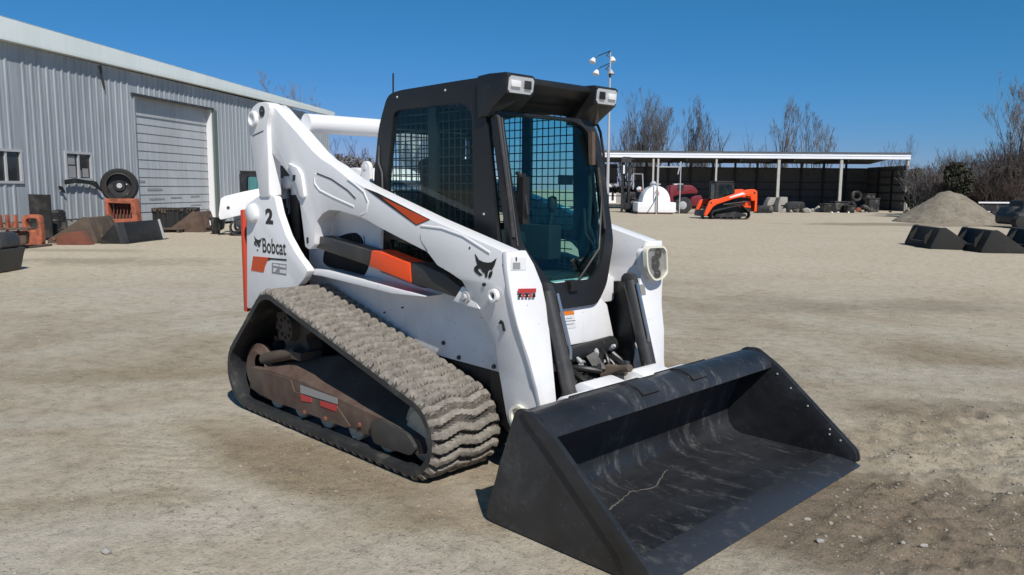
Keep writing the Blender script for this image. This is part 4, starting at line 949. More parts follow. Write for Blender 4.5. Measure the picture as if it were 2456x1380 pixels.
# overhead door, set back in its opening
rv = .25
g = mb(); zt = dT-.62; z = .0; k = 0; hh = (zt)/13.0
for k in range(13):
    z0 = k*hh; g.add([(dL, rv, z0), (dR, rv, z0), (dL, rv, z0+.018), (dR, rv, z0+.018), (dL, rv-.03, z0+.03), (dR, rv-.03, z0+.03), (dL, rv-.012, z0+hh), (dR, rv-.012, z0+hh)], [(0, 1, 3, 2), (2, 3, 5, 4), (4, 5, 7, 6)])
g.add([(dL, rv+.05, 0), (dR, rv+.05, 0), (dR, rv+.05, zt), (dL, rv+.05, zt)], [(0, 1, 2, 3)]); g.build('overhead_door', M['door'], BR, smooth=False)
g = mb()
g.box(((dL+dR)/2, rv-.02, zt+.42), (dR-dL, .06, .84)); g.build('door_header', M['door'], BR)
for (a, b, c, d) in ((.18, .36, .93, 1.0), (.2, .38, .60, .66), (.46, .60, .64, .69), (.72, .85, .68, .72), (.72, .86, .35, .38), (.08, .16, 1.2, 1.28), (.3, .4, .3, .33)):
    g = mb(); n_ = 12; L_ = [(dL+(dR-dL)*(a+(b-a)*i/n_), c+.45+.02*noise.noise(Vector((i*.9, a*9, 0)))) for i in range(n_+1)]+[(dL+(dR-dL)*(a+(b-a)*i/n_), d+.45+.03*noise.noise(Vector((i*.9, a*9, 5)))) for i in range(n_, -1, -1)]
    g.plate(L_, (0, rv-.036, 0), (1, 0, 0), (0, 0, 1), (0, 1, 0), .003); g.build('door_scuff', M['grey_print'], BR)
g = mb(); g.box((dL+.05, rv/2, dT/2), (.06, rv+.05, dT)); g.build('left_jamb', M['barn'], BR)
g = mb(); g.box((dR-.02, .11, dT/2), (.10, .22, dT)); jb = g.build('right_jamb', M['label_white'], BR)
g = mb(); g.box((dR+.16, -.02, dT/2), (.24, .09, dT)); g.build('corner_trim', M['olive'], BR)
g = mb(); g.box(((dL+dR)/2, -.01, dT+.03), (dR-dL+.2, .09, .08)); g.build('lintel', M['dark_grey'], BR)
# torn sheet hanging below the second window
g = mb(); P = [onB(u, v, -.15) for u, v in ((157, 432), (180, 428), (205, 432), (232, 436), (248, 462), (235, 452), (222, 444), (205, 441), (180, 440), (158, 443))]
g.plate(P, (0, -.15, 0), (1, 0, 0), (0, 0, 1), (0, 1, 0), .04); P = [onB(u, v, -.12) for u, v in ((143, 446), (150, 448), (156, 458), (158, 464), (150, 458), (144, 454))]; g.plate(P, (0, -.12, 0), (1, 0, 0), (0, 0, 1), (0, 1, 0), .04)
g.build('torn_sheet', M['frame_black'], BR)
# ================================================================== generic small helpers for yard items
def gpt(u, v): p = onZ(u, v); return Vector((p.x, p.y, 0))
def depth_of(p): return (p-CAM).dot(FX)
VR = Vector((sin(YAW), -cos(YAW), 0)); VF = Vector((cos(YAW), sin(YAW), 0))
AZR = atan2(VR.y, VR.x)
def frame_at(u, v):   # base point plus metres per pixel there
    p = gpt(u, v); return p, depth_of(p)/FPX
def bucket_thing(name, label, cat, u, v, rz, W_, H_, L_, mat, group=None, open_=True):
    """loader bucket: local x = forward (lip), y across; base at the middle of the heel"""
    t = thing(name, label, cat, gpt(u, v), rz, group)
    pr = [(0, .0), (0, .05), (.10, H_*.55), (.22, H_), (.32, H_*1.02), (.40, H_*.93), (.37, H_*.90), (.30, H_*.96), (.25, H_*.9), (.14, H_*.5), (.12, .12), (.17, .05), (L_, .03), (L_, 0)]
    g = mb(); g.xz(pr, -W_/2, W_/2); g.build('bucket_shell', mat, t, bevel=.004)
    for s in (-1, 1):
        g = mb(); g.xz(round_poly([(-.01, 0), (0, .08), (.20, H_*1.03), (.33, H_*1.05), (.45, H_*.92), (L_+.02, .1), (L_+.03, 0)], .04), s*(W_/2+.012), s*(W_/2-.004)); g.build('side_plate', mat, t, bevel=.004)
    g = mb()
    for y in (-W_*.28, W_*.28): g.xz([(-.035, H_*.22), (-.02, H_*.6), (.18, H_*.98), (.1, H_*.5), (.02, H_*.2)], y-.012, y+.012)
    g.xz([(-.03, H_*.2), (-.01, H_*.3), (.06, H_*.34), (.04, H_*.2)], -W_*.3, W_*.3); g.build('mounting_ears', mat, t, bevel=.006)
    return t
# right-hand row of three black buckets, backs toward us
BK = bucket_thing('spare_bucket', 'black loader bucket, leftmost of three spare buckets near the gravel pile', 'bucket', 2200, 592, AZR-.12, 1.9, .56, 1.02, M['flat_black'], 'spare buckets in a row at right')
PB = gpt(2200, 592)
p2 = gpt(2318, 600); copy_thing(BK, p2, AZR-.16, 'middle black loader bucket of the three at the right edge')
p3 = gpt(2440, 601); copy_thing(BK, p3, AZR-.16, 'black loader bucket cut off by the right edge of the picture')
# left: black bucket in front of the orange frame
A0, A1 = gpt(295, 586), gpt(393, 574); E_ = (A1-A0); k = depth_of(A0)/FPX; LU = -VR
t_ = thing('black_bucket', 'clean black bucket lying face down before the orange metal frame', 'bucket', A0, 0)
g = mb(); g.plate([(0, 0), (63*k, 2*k), (17*k, 51*k), (12*k, 51*k)], (0, 0, 0), LU, (0, 0, 1), E_.normalized(), E_.length); sh = g.build('bucket_shell', M['frame_black'], t_, bevel=.01)
g = mb(); g.plate([(-3*k, 0), (3*k, 0), (18*k, 51*k), (9*k, 52*k)], -E_.normalized()*.03-VF*.02, LU, (0, 0, 1), E_.normalized(), .30); g.build('end_strip', M['dark_grey'], t_, bevel=.004)
g = mb(); g.plate([(-4*k, 0), (1*k, 0), (14*k, 51*k), (9*k, 53*k)], E_-VF*.03, LU, (0, 0, 1), E_.normalized(), .05); g.build('end_plate', M['galv'], t_)
g = mb(); g.plate([(-8*k, 0), (0, 0), (0, 2*k), (-8*k, 2*k)], (0, 0, 0), LU, (0, 0, 1), E_.normalized(), E_.length+.1); g.build('cutting_edge', M['frame_black'], t_)
t_ = bucket_thing('rusty_brown_bucket', 'old rust-brown bucket between the black board and the black bucket', 'bucket', 170, 586, AZR+.05, 1.5, .68, 1.25, M['tan_dark']); t_.rotation_euler = (0, 0, AZR+pi+.08); t_.location = gpt(262, 580)
t_ = bucket_thing('rust_bucket', 'brown rusty bucket by the door jamb with sloping edge', 'bucket', 440, 563, AZR+pi, 1.2, .68, 1.15, M['rust']); t_.location = gpt(505, 556); t_.rotation_euler = (0, 0, AZR+pi)
# red-rust plate leaning in the brown bucket
p, k = frame_at(180, 587)
t_ = thing('rust_red_plate', 'low slab of red rusted steel in front of the brown bucket', 'steel plate', p, AZR)
g = mb(); g.xz([(-38*k, 0), (42*k, 0), (30*k, 22*k), (20*k, 33*k), (-30*k, 27*k)], -.15, .15); g.build('plate_body', M['rust_red'], t_, bevel=.02)
g = mb(); g.tube([(-38*k, -.16, .12), (-46*k, -.16, .17)], .04, 8); g.build('lug', M['rust_red'], t_)
# big black board
p, k = frame_at(78, 578)
t_ = thing('black_board', 'tall flat black steel sheet leaning against the barn', 'steel sheet', p, AZR+.12)
g = mb(); g.xz([(-46*k, 0), (46*k, .1), (46*k, 110*k), (-46*k, 112*k)], 0, .05); g.build('sheet', M['frame_black'], t_)
g = mb(); g.xz([(-46*k, .0), (-46*k+.06, .0), (-46*k+.06, 112*k), (-46*k, 112*k)], -.04, 0); g.xz([(46*k-.06, .1), (46*k, .1), (46*k, 110*k), (46*k-.06, 110*k)], -.04, 0); g.build('stiffener', M['frame_black'], t_)
p, k = frame_at(135, 572)
t_ = thing('black_drum', 'black rounded tank standing behind the black sheet at the barn', 'tank', p, AZR); g = mb(); g.lathe([(0, 20*k), (.03, 23*k), (62*k, 23*k), (68*k, 18*k), (70*k, 0)], (0, 0, 0), (0, 0, 1), 24); g.build('drum_body', M['junk'], t_)
g = mb()
for z in (20*k, 42*k): g.lathe([(0, 23*k), (.02, 23.8*k), (.04, 23*k)], (0, 0, z), (0, 0, 1), 24)
g.build('drum_hoop', M['frame_black'], t_)
# wheel on the barn wall side, standing on the orange frame
p, k = frame_at(305, 572)
t_ = thing('metal_crate', 'faded orange open steel box frame carrying the big black wheel', 'metal frame', p, AZR)
x0, x1, z0, z1 = -38*k, 40*k, 22*k, 95*k
g = mb(); g.xz([(x0, z0), (x1, z0), (x1-6*k, z1), (x0+1*k, z1)], -.3, .0, [[(x0+9*k, z0+24*k), (x1-14*k, z0+26*k), (x1-16*k, z1-12*k), (x0+9*k, z1-10*k)]]); cr = g.build('box_frame', M['old_orange'], t_, bevel=.012)
g = mb(); g.xz([(x0+9*k, z0+24*k), (x1-14*k, z0+26*k), (x1-16*k, z1-12*k), (x0+9*k, z1-10*k)], .0, .05); g.build('dark_back', M['rust'], t_)
g = mb()
for i in range(6): xx = x0+(14+i*8)*k; g.tube([(xx, -.15, z0+26*k), (xx+2*k, -.1, z1-14*k)], 1.2*k, 6)
g.build('inner_bars', M['rust_red'], t_)
g = mb(); g.box(((x0+x1)/2, -.15, z0-10*k), (60*k, .5, 22*k)); g.tube([(x1-14*k, -.45, z0-6*k), (x1-14*k, -.38, z0-6*k)], 5*k, 10); g.build('base_box', M['rust_red'], t_, bevel=.01)
g = mb(); g.box((x0+(x1-x0)/2, -.36, z0+12*k), (x1-x0, .1, 6*k)); g.build('cross_rail', M['old_orange'], t_, bevel=.008)
pc = at(287, 446, depth_of(p)-0.1)
t_ = thing('machine_wheel', 'big black tyre and rim standing on the orange steel box', 'wheel', (pc.x, pc.y, pc.z-41*k), AZR+.35); R_ = 41*k
g = mb(); g.lathe([(-.16, R_*.72), (-.17, R_*.9), (-.12, R_), (.12, R_), (.17, R_*.9), (.16, R_*.72)], (0, 0, R_), (0, 1, 0), 36, caps=False); g.build('tyre', M['rubber'], t_)
g = mb(); g.lathe([(-.165, R_*.74), (-.175, R_*.70), (-.13, R_*.66), (-.02, R_*.62), (-.01, R_*.34), (-.06, R_*.30), (-.06, R_*.2), (-.03, R_*.18), (-.03, 0)], (0, 0, R_), (0, 1, 0), 32, caps=False); rm = g.build('rim', M['frame_black'], t_)
g = mb(); g.lathe([(-.172, R_*.72), (-.185, R_*.71), (-.185, R_*.685), (-.17, R_*.68)], (0, 0, R_), (0, 1, 0), 32, caps=False); g.build('rim_flange', M['dark_grey'], rm)  # flange in lighter grey, painting in the rim's highlight ring
g = mb(); g.lathe([(-.07, R_*.16), (-.09, R_*.14), (-.091, 0)], (0, 0, R_), (0, 1, 0), 16); g.build('hub_cap', M['galv'], rm)
for a_, b_ in ((.38, .08), (.42, -.5)): g = mb(); g.lathe([(-.03, R_*.05), (-.05, R_*.04), (-.051, 0)], (R_*a_, 0, R_*(1+b_)), (0, 1, 0), 8); g.build('wheel_nut', M['galv'], rm)
# forks / attachments at left
def ring_frame(label, u, v, sc_, mat, flip=1):
    p, k = frame_at(u, v); k *= sc_
    t = thing('hook_attachment', label, 'attachment', p, AZR)
    out = round_poly([(-22*k, 30*k), (-20*k, 74*k), (22*k, 76*k), (24*k, 30*k), (24*k, 0), (-22*k, 0)], 14*k, 5)
    g = mb(); g.xz(out, -.12, .05, [round_poly([(-12*k, 42*k), (-12*k, 66*k), (16*k, 67*k), (17*k, 42*k)], 8*k, 4)]); g.build('plate_body', mat, t, bevel=.01)
    g = mb(); g.tube([(-8*k, -.1, 0), (-22*k, -.35, 8*k), (-32*k, -.5, 34*k), (-28*k, -.4, 56*k)], 4*k, 8); g.build('hook', mat, t)
    g = mb(); g.box((4*k, -.35, 2.5*k), (66*k, .9, 4*k)); g.build('skid', M['rust'], t, bevel=.01)
    return t
ring_frame('faded orange hook attachment with an oval hole beside the black sheet', 84, 590, 1, M['old_orange'])
p, k = frame_at(45, 597)
t_ = thing('grapple_frame', 'low rusty grapple with two curved tines left of the orange hook', 'attachment', p, AZR)
for x in (-12*k, 14*k):
    g = mb(); g.tube([(x-10*k, 0, 42*k), (x-16*k, -.2, 24*k), (x-8*k, -.3, 6*k), (x+8*k, -.4, 2*k)], 4.5*k, 8); g.build('tine', M['rust_red'], t_)
g = mb(); g.box((0, 0, 48*k), (70*k, .35, 5*k)); g.xz(round_poly([(-20*k, 12*k), (-24*k, 42*k), (24*k, 42*k), (20*k, 10*k)], 8*k), -.05, .1); g.build('top_plate', M['rust'], t_, bevel=.01)
for i, x in enumerate((-40*k, -22*k, -3*k)):
    g = mb(); g.xz([(x-3*k, 48*k), (x+3.5*k, 48*k), (x+3*k, 78*k), (x+1*k, 82*k), (x-2*k, 80*k)], -.06, .06); g.build('upright_lug', M['old_orange'], t_, bevel=.01)
p = gpt(14, 652); k = depth_of(p)/FPX
t_ = thing('grey_tank_bucket', 'dark grey bucket cut off by the left edge with a hose on top', 'bucket', p, AZR)
g = mb(); g.xz(round_poly([(-44*k, 10*k), (8*k, 0), (18*k, 40*k), (24*k, 56*k), (-44*k, 58*k)], 5*k), -.45, .35); g.build('tub', M['dark_grey'], t_, bevel=.015)
g = mb(); g.xz(round_poly([(-44*k, 58*k), (22*k, 56*k), (19*k, 84*k), (6*k, 96*k), (-44*k, 90*k)], 12*k), -.3, .25); g.build('upper_shell', M['dark_grey'], t_, bevel=.03)
g = mb(); g.tube([(-12*k, -.4, 96*k), (-4*k, -.5, 84*k), (2*k, -.5, 58*k)], 2.2*k, 8); g.build('hose', M['hose'], t_)
# rolls of rubber track on a pallet
p, k = frame_at(405, 557)
t_ = thing('pallet', 'low wooden pallet under the black rubber tracks by the door', 'pallet', p, AZR)
g = mb()
for x in (-38*k, 0, 38*k): g.box((x, .0, 4*k), (5*k, 1.1, 7*k))
for i in range(6): g.box((0, -.5+i*.2, 9*k), (90*k, .12, 2.2*k))
g.build('boards', M['tan_dark'], t_)
def roll(label, u, v, wpx, hpx, grp):
    p, k = frame_at(u, v); t = thing('rubber_track_roll', label, 'rubber track', p+Vector((0, 0, 10*k)), AZR, grp)
    w_ = wpx*k/2; h = hpx*k; path = []; 
    g = mb(); n = 72; pr = []
    for i in range(n):
        a = 2*pi*i/n; r = 1+(.05 if i % 4 < 2 else 0); pr.append((w_*cos(a)*r, .45*sin(a)*r+.35))
    g.plate(pr, (0, 0, 0), (1, 0, 0), (0, 1, 0), (0, 0, 1), h, [[(x*.72, (y-.35)*.6+.35) for x, y in pr]]); g.build('tread_band', M['rubber'], t, smooth=False)
    g = mb(); rn = random.Random(u)
    for i in range(17): a = -2.95+i*.165; q_ = .03+.16*rn.random()**2; g.box((w_*1.04*cos(a), .47*sin(a)+.33, h-q_/2-.01), (.05, .03, q_))
    g.build('mud_streak', M['tan_dark'], t)
    return t
roll('black rubber track roll with muddy top standing left on the pallet', 398, 556, 74, 46, 'rubber track rolls'); roll('plain black rubber track roll standing right on the pallet', 448, 553, 40, 44, 'rubber track rolls')
p, k = frame_at(518, 562); t_ = thing('black_tub', 'black open tub beside the green-grey door trim', 'tub', p, AZR)
g = mb(); g.lathe([(0, 9*k), (36*k, 13*k), (40*k, 13.5*k), (40*k, 11.5*k), (4*k, 8*k), (4*k, 0)], (0, 0, 0), (0, 0, 1), 16); g.build('tub_body', M['junk'], t_); g = mb(); g.tube([(-10*k, -9*k, 33*k), (-8*k, -11*k, 22*k)], 1.2*k, 6); g.build('handle', M['label_white'], t_)
# ================================================================== background track loaders
def small_loader(name, label, loc, rz, c_body, c_arm, cabm, canopy=False, am=None):
    t = thing(name, label, 'loader', loc, rz)
    circs = [(.30, .26, .26), (.62, .55, .26), (1.95, .25, .25)]
    for s in (-1, 1):
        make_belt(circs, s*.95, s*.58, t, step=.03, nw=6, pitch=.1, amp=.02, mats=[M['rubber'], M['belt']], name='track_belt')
        g = mb(); g.xz([(.25, .15), (.3, .3), (.9, .42), (1.9, .28), (2.0, .12)], s*.9, s*.6)
        for x in (.6, .95, 1.3, 1.65): g.tube([(x, s*.92, .13), (x, s*.6, .13)], .07, 12)
        g.build('track_frame', M['frame_black'], t)
        am = am or round_poly([(-.32, 1.02), (-.30, 1.52), (-.12, 1.62), (.25, 1.60), (.9, 1.38), (1.75, 1.10), (2.10, 1.06), (2.28, .98), (2.50, .42), (2.56, .22), (2.42, .18), (2.34, .30), (2.1, .66), (1.9, .80), (1.0, 1.10), (.35, 1.27), (.05, 1.24), (.0, 1.0)], .06)
        g = mb(); g.xz(am, s*.86, s*.70); ar = g.build('lift_arm', c_arm, t, bevel=.02)
        g = mb(); g.xz([(.35, 1.36), (1.2, 1.14), (1.22, 1.20), (.5, 1.45)], s*.868, s*.86); g.build('arm_stripe', M['label_red'] if c_arm == M['white'] else M['label_white'], ar)
        g = mb(); g.lathe([(0, .05), (.02, .045), (.021, 0)], (2.2, s*.86, .88), (0, s, 0), 12); g.lathe([(0, .06), (.02, .05), (.021, 0)], (-.15, s*.86, 1.42), (0, s, 0), 12); g.build('arm_pin', M['dark_grey'], ar)
        g = mb(); g.tube([(.2, s*.72, .95), (1.5, s*.72, .78)], .05, 12); g.build('lift_cylinder', M['frame_black'], t)
    g = mb(); g.xz([(-.1, .35), (-.15, 1.0), (.1, 1.18), (.9, 1.15), (.9, .95), (1.9, .85), (2.1, .6), (2.0, .25)], -.56, .56); g.build('body', c_body if not canopy else M['frame_black'], t, bevel=.03)
    g = mb(); g.xz(round_poly([(-.42, .42), (-.42, 1.18), (-.30, 1.2), (-.28, .4)], .04), -.62, .62); g.build('rear_bumper', c_arm, t, bevel=.02)
    for s in (-1, 1):
        g = mb(); g.xz(round_poly([(-.1, .62), (-.05, .98), (.35, 1.0), (.55, .8), (.6, .66)], .05), s*.60, s*.565); g.build('rear_side_cover', c_arm, t, bevel=.01)
    cp = round_poly([(.80, .95), (.78, 1.55), (.90, 1.95), (1.0, 2.0), (1.80, 2.0), (1.86, 1.94), (1.80, 1.5), (1.92, .85)], .05)
    wn = round_poly([(.92, 1.15), (.92, 1.6), (1.0, 1.86), (1.66, 1.86), (1.68, 1.15)], .06)
    for s in (-1, 1):
        g = mb(); g.xz(cp, s*.46, s*.42, [wn]); sf = g.build('cab_side', cabm, t, clean=True)
        g = mb(); g.xz(wn, s*.445, s*.44); g.build('side_window', M['glass'], sf)
    g = mb(); g.box((1.35, 0, 2.01), (1.0, .96, .07)); g.build('cab_roof', cabm, t, bevel=.02)
    g = mb(); g.box((.82, 0, 1.4), (.05, .84, 1.1)); g.build('cab_back', cabm, t)
    g = mb(); g.box((1.3, 0, 1.15), (.5, .5, .12)); g.box((1.08, 0, 1.45), (.12, .45, .55)); g.build('seat', M['seat'], t, bevel=.03)
    g = mb(); g.box((1.84, .38, 1.4), (.06, .08, 1.1)); g.box((1.84, -.38, 1.4), (.06, .08, 1.1)); g.box((1.84, 0, 1.9), (.06, .7, .08)); g.build('door_frame', cabm, t)
    g = mb(); g.box((1.84, 0, 1.38), (.01, .7, .96)); g.build('front_window', M['glass'], t)
    g = mb(); g.box((2.50, 0, .32), (.08, 1.3, .34), Matrix.Rotation(-.2, 3, 'Y')); g.tube([(2.2, -.7, .62), (2.2, .7, .62)], .06, 12); g.build('quick_attach', M['frame_black'], t, bevel=.01)
    g = mb(); g.tube([(-.15, -.7, 1.42), (-.15, .7, 1.42)], .05, 12); g.build('cross_tube', c_arm, t)
    return t
pO = gpt(1672, 523)
rO = AZR+pi+.10
o_ = small_loader('orange_track_loader', 'bright orange compact track loader parked side-on before the open shed', (0, 0, 0), rO, M['orange'], M['orange'], M['frame_black'], True)
kO = depth_of(pO)/FPX
f_ = Vector((cos(rO), sin(rO), 0)); o_.location = gpt(1681, 525)-f_*2.38+Vector((0, 0, 0)); o_.scale = (.98, 1, .97)
pW = gpt(565, 566); rW = AZR+pi+.25
o_ = small_loader('white_track_loader', 'smaller white track loader with black cab parked beside the barn door', (0, 0, 0), rW, M['white'], M['white'], M['cab_black'], am=round_poly([(-.32, 1.02), (-.30, 1.52), (-.12, 1.68), (.25, 1.66), (.9, 1.56), (1.75, 1.38), (2.30, 1.24), (2.42, 1.16), (2.50, .62), (2.46, .50), (1.5, .72), (1.5, .9), (1.0, 1.10), (.35, 1.27), (.05, 1.24), (.0, 1.0)], .06))
f_ = Vector((cos(rW), sin(rW), 0)); o_.location = gpt(560, 562)-f_*2.15
# ================================================================== floodlight pole
pP = gpt(1456, 507); kP = depth_of(pP)/FPX
zz = lambda v, u=1450: at(u, v, depth_of(pP)).z
t_ = thing('floodlight_pole', 'tall slim steel pole carrying four floodlights behind the cab', 'light pole', pP)
g = mb(); g.tube([(0, 0, 0), (0, 0, zz(360)), (0, 0, zz(195)), (0, 0, zz(133))], [4.2*kP, 3.4*kP, 2.0*kP, 1.4*kP], 12); g.build('pole', M['galv'], t_)
for (u, v, u2, v2, dk) in ((1422, 146, 1436, 134, 0), (1469, 144, 1455, 134, 1), (1430, 175, 1440, 162, 0), (1465, 175, 1453, 166, 2)):
    a = at(u, v, depth_of(pP))-pP; b = at(u2, v2, depth_of(pP))-pP; c = Vector((0, 0, b.z+.1))
    g = mb(); g.tube([c, b, a+Vector((0, 0, .1))], .035, 6); am = g.build('lamp_arm', M['dark_grey'], t_)
    dr_ = (a-Vector((0, 0, a.z))).normalized()*.4+Vector((0, 0, -.6))-VF*.5; dr_.normalize()
    g = mb(); g.lathe([(-.22, .05), (-.18, .12), (0, .20), (.12, .24), (.12, .22), (.05, .2), (.04, 0)], a, dr_, 14); g.build('lamp_head', M['label_white'] if dk < 2 else M['galv'], am)
g = mb(); g.tube([(0, 0, zz(192)), (0, 0, zz(182))], 2.6*kP, 8); g.build('junction_box', M['frame_black'], t_)
# ================================================================== OPEN-FRONT SHED
SD = 58.5
A_ = at(1436, 440, SD); A_.z = 0; Bp = at(2176, 440, SD+.3); Bp.z = 0
SU = (Bp-A_).normalized(); SA = atan2(SU.y, SU.x); SL = (Bp-A_).length; SDp = 6.5
ks = SD/FPX
sz = lambda v, u=2000: at(u, v, SD).z
SH = thing('open_shed', 'long open-front pole shed with bright white fascia and dark inside', 'shed', A_, SA)
SN = Vector((-sin(SA), cos(SA), 0))
def onS(u, v, off=0): O = A_+SN*off; d = ray(u, v); t = (O-CAM).dot(SN)/d.dot(SN); p = CAM+d*t-O; return p.dot(SU), p.z
zt_, zb_ = onS(1800, 365)[1], onS(1800, 380)[1]
g = mb(); g.box((SL/2, .0, (zt_+zb_)/2), (SL+.2, .12, zt_-zb_)); g.box((SL/2, -.075, (zt_+zb_)/2+.0), (SL+.2, .03, .03)); g.build('fascia', M['shed_white'], SH)
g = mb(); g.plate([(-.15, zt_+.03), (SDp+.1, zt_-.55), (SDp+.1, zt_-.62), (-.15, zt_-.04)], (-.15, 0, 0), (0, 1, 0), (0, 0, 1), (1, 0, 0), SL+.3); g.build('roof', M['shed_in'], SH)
for u in (1567, 1578.5, 1718, 1868, 2018):
    x, _ = onS(u, 420); g = mb(); g.box((x, .1, zb_/2), (.13 if u != 1868 and u != 2018 else .2, .14, zb_)); g.build('post', M['post'], SH)
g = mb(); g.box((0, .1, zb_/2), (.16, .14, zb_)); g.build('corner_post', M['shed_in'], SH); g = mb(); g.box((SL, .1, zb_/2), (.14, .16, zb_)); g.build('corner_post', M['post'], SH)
# left end white door leaf
g = mb(); g.box((-.28, -.2, (zb_+.2)/2+.9), (.5, .06, zb_-1.9)); g.build('open_door_leaf', M['shed_white'], SH)
bt = zt_-.95; pw = 1.83
wl = mb(); nP = int(SL/pw)
zsp = [0.0, .55, 1.1, 1.65, 2.2, bt-.12]
wl.box((SL/2+1.9, SDp, bt/2), (SL-3.8, .06, bt))
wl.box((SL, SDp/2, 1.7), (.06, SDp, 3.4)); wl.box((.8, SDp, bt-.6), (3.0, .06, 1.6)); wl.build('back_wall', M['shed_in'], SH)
fr = mb(); k = 0
x = 1.0
while x < SL-.2: fr.box((x, SDp-.1, bt/2+.2), (.16, .12, bt+.4)); x += pw
for z in (.95, 1.55, 2.15, bt-.05): fr.box((SL/2, SDp-.09, z), (SL, .08, .07))
for z in (.75, 1.35, 1.95, 2.55, 3.1): fr.box((SL-.07, SDp/2, z), (.06, SDp, .07))
for y in (2.2, 4.4): fr.box((SL-.1, y, 1.7), (.1, .16, 3.4))
for x in (2.5, 6.5, 10.5, 14.5, 18.5): fr.box((x, SDp/2, zt_-.55), (.1, SDp, .25))
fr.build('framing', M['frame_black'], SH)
# little white house seen through the open left bay
p = at(1462, 455, 86); p.z = 0; t_ = thing('white_house', 'small white gabled house seen through the open shed bay', 'house', p, AZR); kk = 86/FPX
g = mb(); g.plate([(-34*kk, 0), (16*kk, 0), (16*kk, 34*kk), (-6*kk, 62*kk), (-34*kk, 40*kk)], (0, 0, 0), (1, 0, 0), (0, 0, 1), (0, 1, 0), 3.5); wh = g.build('wall', M['poly'], t_)
g = mb(); g.plate([(-34*kk, 41*kk), (-6*kk, 64*kk), (18*kk, 33*kk), (18*kk, 36*kk), (-6*kk, 68*kk), (-34*kk, 44*kk)], (0, -.3, 0), (1, 0, 0), (0, 0, 1), (0, 1, 0), 4.2); g.box((28*kk, 1.5, 14*kk), (24*kk, 3, 28*kk)); g.build('roof', M['concrete'], t_)
for x in (-24*kk, -4*kk, 8*kk): g = mb(); g.box((x, -.03, 16*kk), (5*kk, .06, 20*kk)); g.build('window', M['winglass'], t_)
# ================================================================== things in front of the shed
p, k = frame_at(1568, 513)
t_ = thing('poly_tank', 'white domed plastic tank with dark straps on a skid', 'tank', p, AZR)
g = mb(); g.xz(round_poly([(-45*k, 4*k), (45*k, 4*k), (45*k, 28*k), (-45*k, 28*k)], 4*k, 4), -1.0, 1.0); g.build('tank_base', M['poly'], t_, bevel=.06)
dome = [(-33*k, 26*k)]+[(-33*k*cos(a), 30*k+36*k*sin(a)) for a in [pi*i/16 for i in range(17)]]+[(33*k, 26*k)]
g = mb(); g.xz(dome, -.8, .8); g.build('tank_dome', M['poly'], t_, bevel=.08)
g = mb(); g.lathe([(0, 8*k), (3*k, 9*k), (9*k, 8*k), (14*k, 4*k), (15*k, 0)], (-3*k, 0, 63*k), (0, 0, 1), 14); g.tube([(-3*k, 0, 70*k), (14*k, 0, 70*k)], 1.5*k, 6); g.build('tank_cap', M['galv'], t_)
g = mb(); g.tube([(1*k, -.85, 66*k), (1*k, -1.04, 30*k), (1*k, -1.03, 3*k)], 1.0*k, 6); g.tube([(3*k, -.84, 56*k), (-6*k, -1.05, 30*k), (-22*k, -1.04, 4*k)], .8*k, 6); g.build('strap', M['hose'], t_)
g = mb(); g.tube([(-4*k, -.88, 50*k), (0, -.86, 58*k), (5*k, -.88, 48*k), (0, -.9, 42*k)], 1.0*k, 6); g.build('red_hose', M['label_red'], t_)
g = mb(); g.box((-4*k, 0, 1.5*k), (84*k, 1.9, 4*k)); g.build('skid', M['rust'], t_)
p, k = frame_at(1498, 510)
t_ = thing('forklift', 'dark forklift with tall mast under the left end of the shed', 'forklift', p, AZR)
g = mb()
for x in (-7*k, 9*k): g.box((x, 0, 62*k), (5*k, .25, 122*k))
for z in (20, 60, 100): g.box((1*k, .05, z*k), (18*k, .12, 5*k))
g.build('mast', M['frame_black'], t_)
g = mb(); g.xz(round_poly([(-10*k, 118*k), (-8*k, 132*k), (12*k, 131*k), (12*k, 118*k)], 3*k), -.3, .3); g.build('mast_head', M['dark_grey'], t_)
g = mb(); g.box((-5*k, -.2, 102*k), (4*k, .04, 20*k)); g.build('white_strip', M['label_white'], t_)
g = mb(); g.box((28*k, .8, 18*k), (50*k, 1.2, 26*k)); g.box((14*k, .4, 40*k), (26*k, .8, 18*k)); g.build('body', M['junk'], t_, bevel=.05)
for x in (10*k, 48*k): g = mb(); g.lathe([(-.15, 8*k), (-.12, 12*k), (.12, 12*k), (.15, 8*k)], (x, 0, 12*k), (0, 1, 0), 16); g.build('wheel', M['rubber'], t_)
g = mb(); g.tube([(20*k, .2, 55*k), (20*k, .2, 92*k), (44*k, .6, 92*k), (48*k, .6, 36*k)], 1.5*k, 6); g.build('overhead_guard', M['galv'], t_)
g = mb(); g.lathe([(0, 4*k), (6*k, 6*k), (10*k, 3*k)], (28*k, -.1, 54*k), (1, 0, .5), 10); g.build('work_lamp', M['label_white'], t_)
p, k = frame_at(1635, 512)
t_ = thing('red_tractor', 'maroon machine with a round hood and grey wheel behind the white tank', 'machine', p, AZR)
g = mb(); g.xz(round_poly([(-38*k, 36*k), (-36*k, 64*k), (-20*k, 68*k), (22*k, 67*k), (34*k, 56*k), (36*k, 48*k), (0, 46*k)], 8*k), -.2, .9); g.build('hood', M['maroon'], t_, bevel=.05)
g = mb(); g.xz([(-32*k, 8*k), (-32*k, 66*k), (-24*k, 66*k), (-22*k, 8*k)], -.3, .8); g.xz(round_poly([(12*k, 18*k), (20*k, 40*k), (44*k, 44*k), (48*k, 18*k)], 6*k), -.3, .6); g.build('red_panel', M['maroon'], t_, bevel=.03)
g = mb(); g.box((-6*k, .35, 62*k), (14*k, 1.15, 14*k)); g.box((0, .5, 28*k), (66*k, .8, 30*k)); g.build('engine', M['junk'], t_)
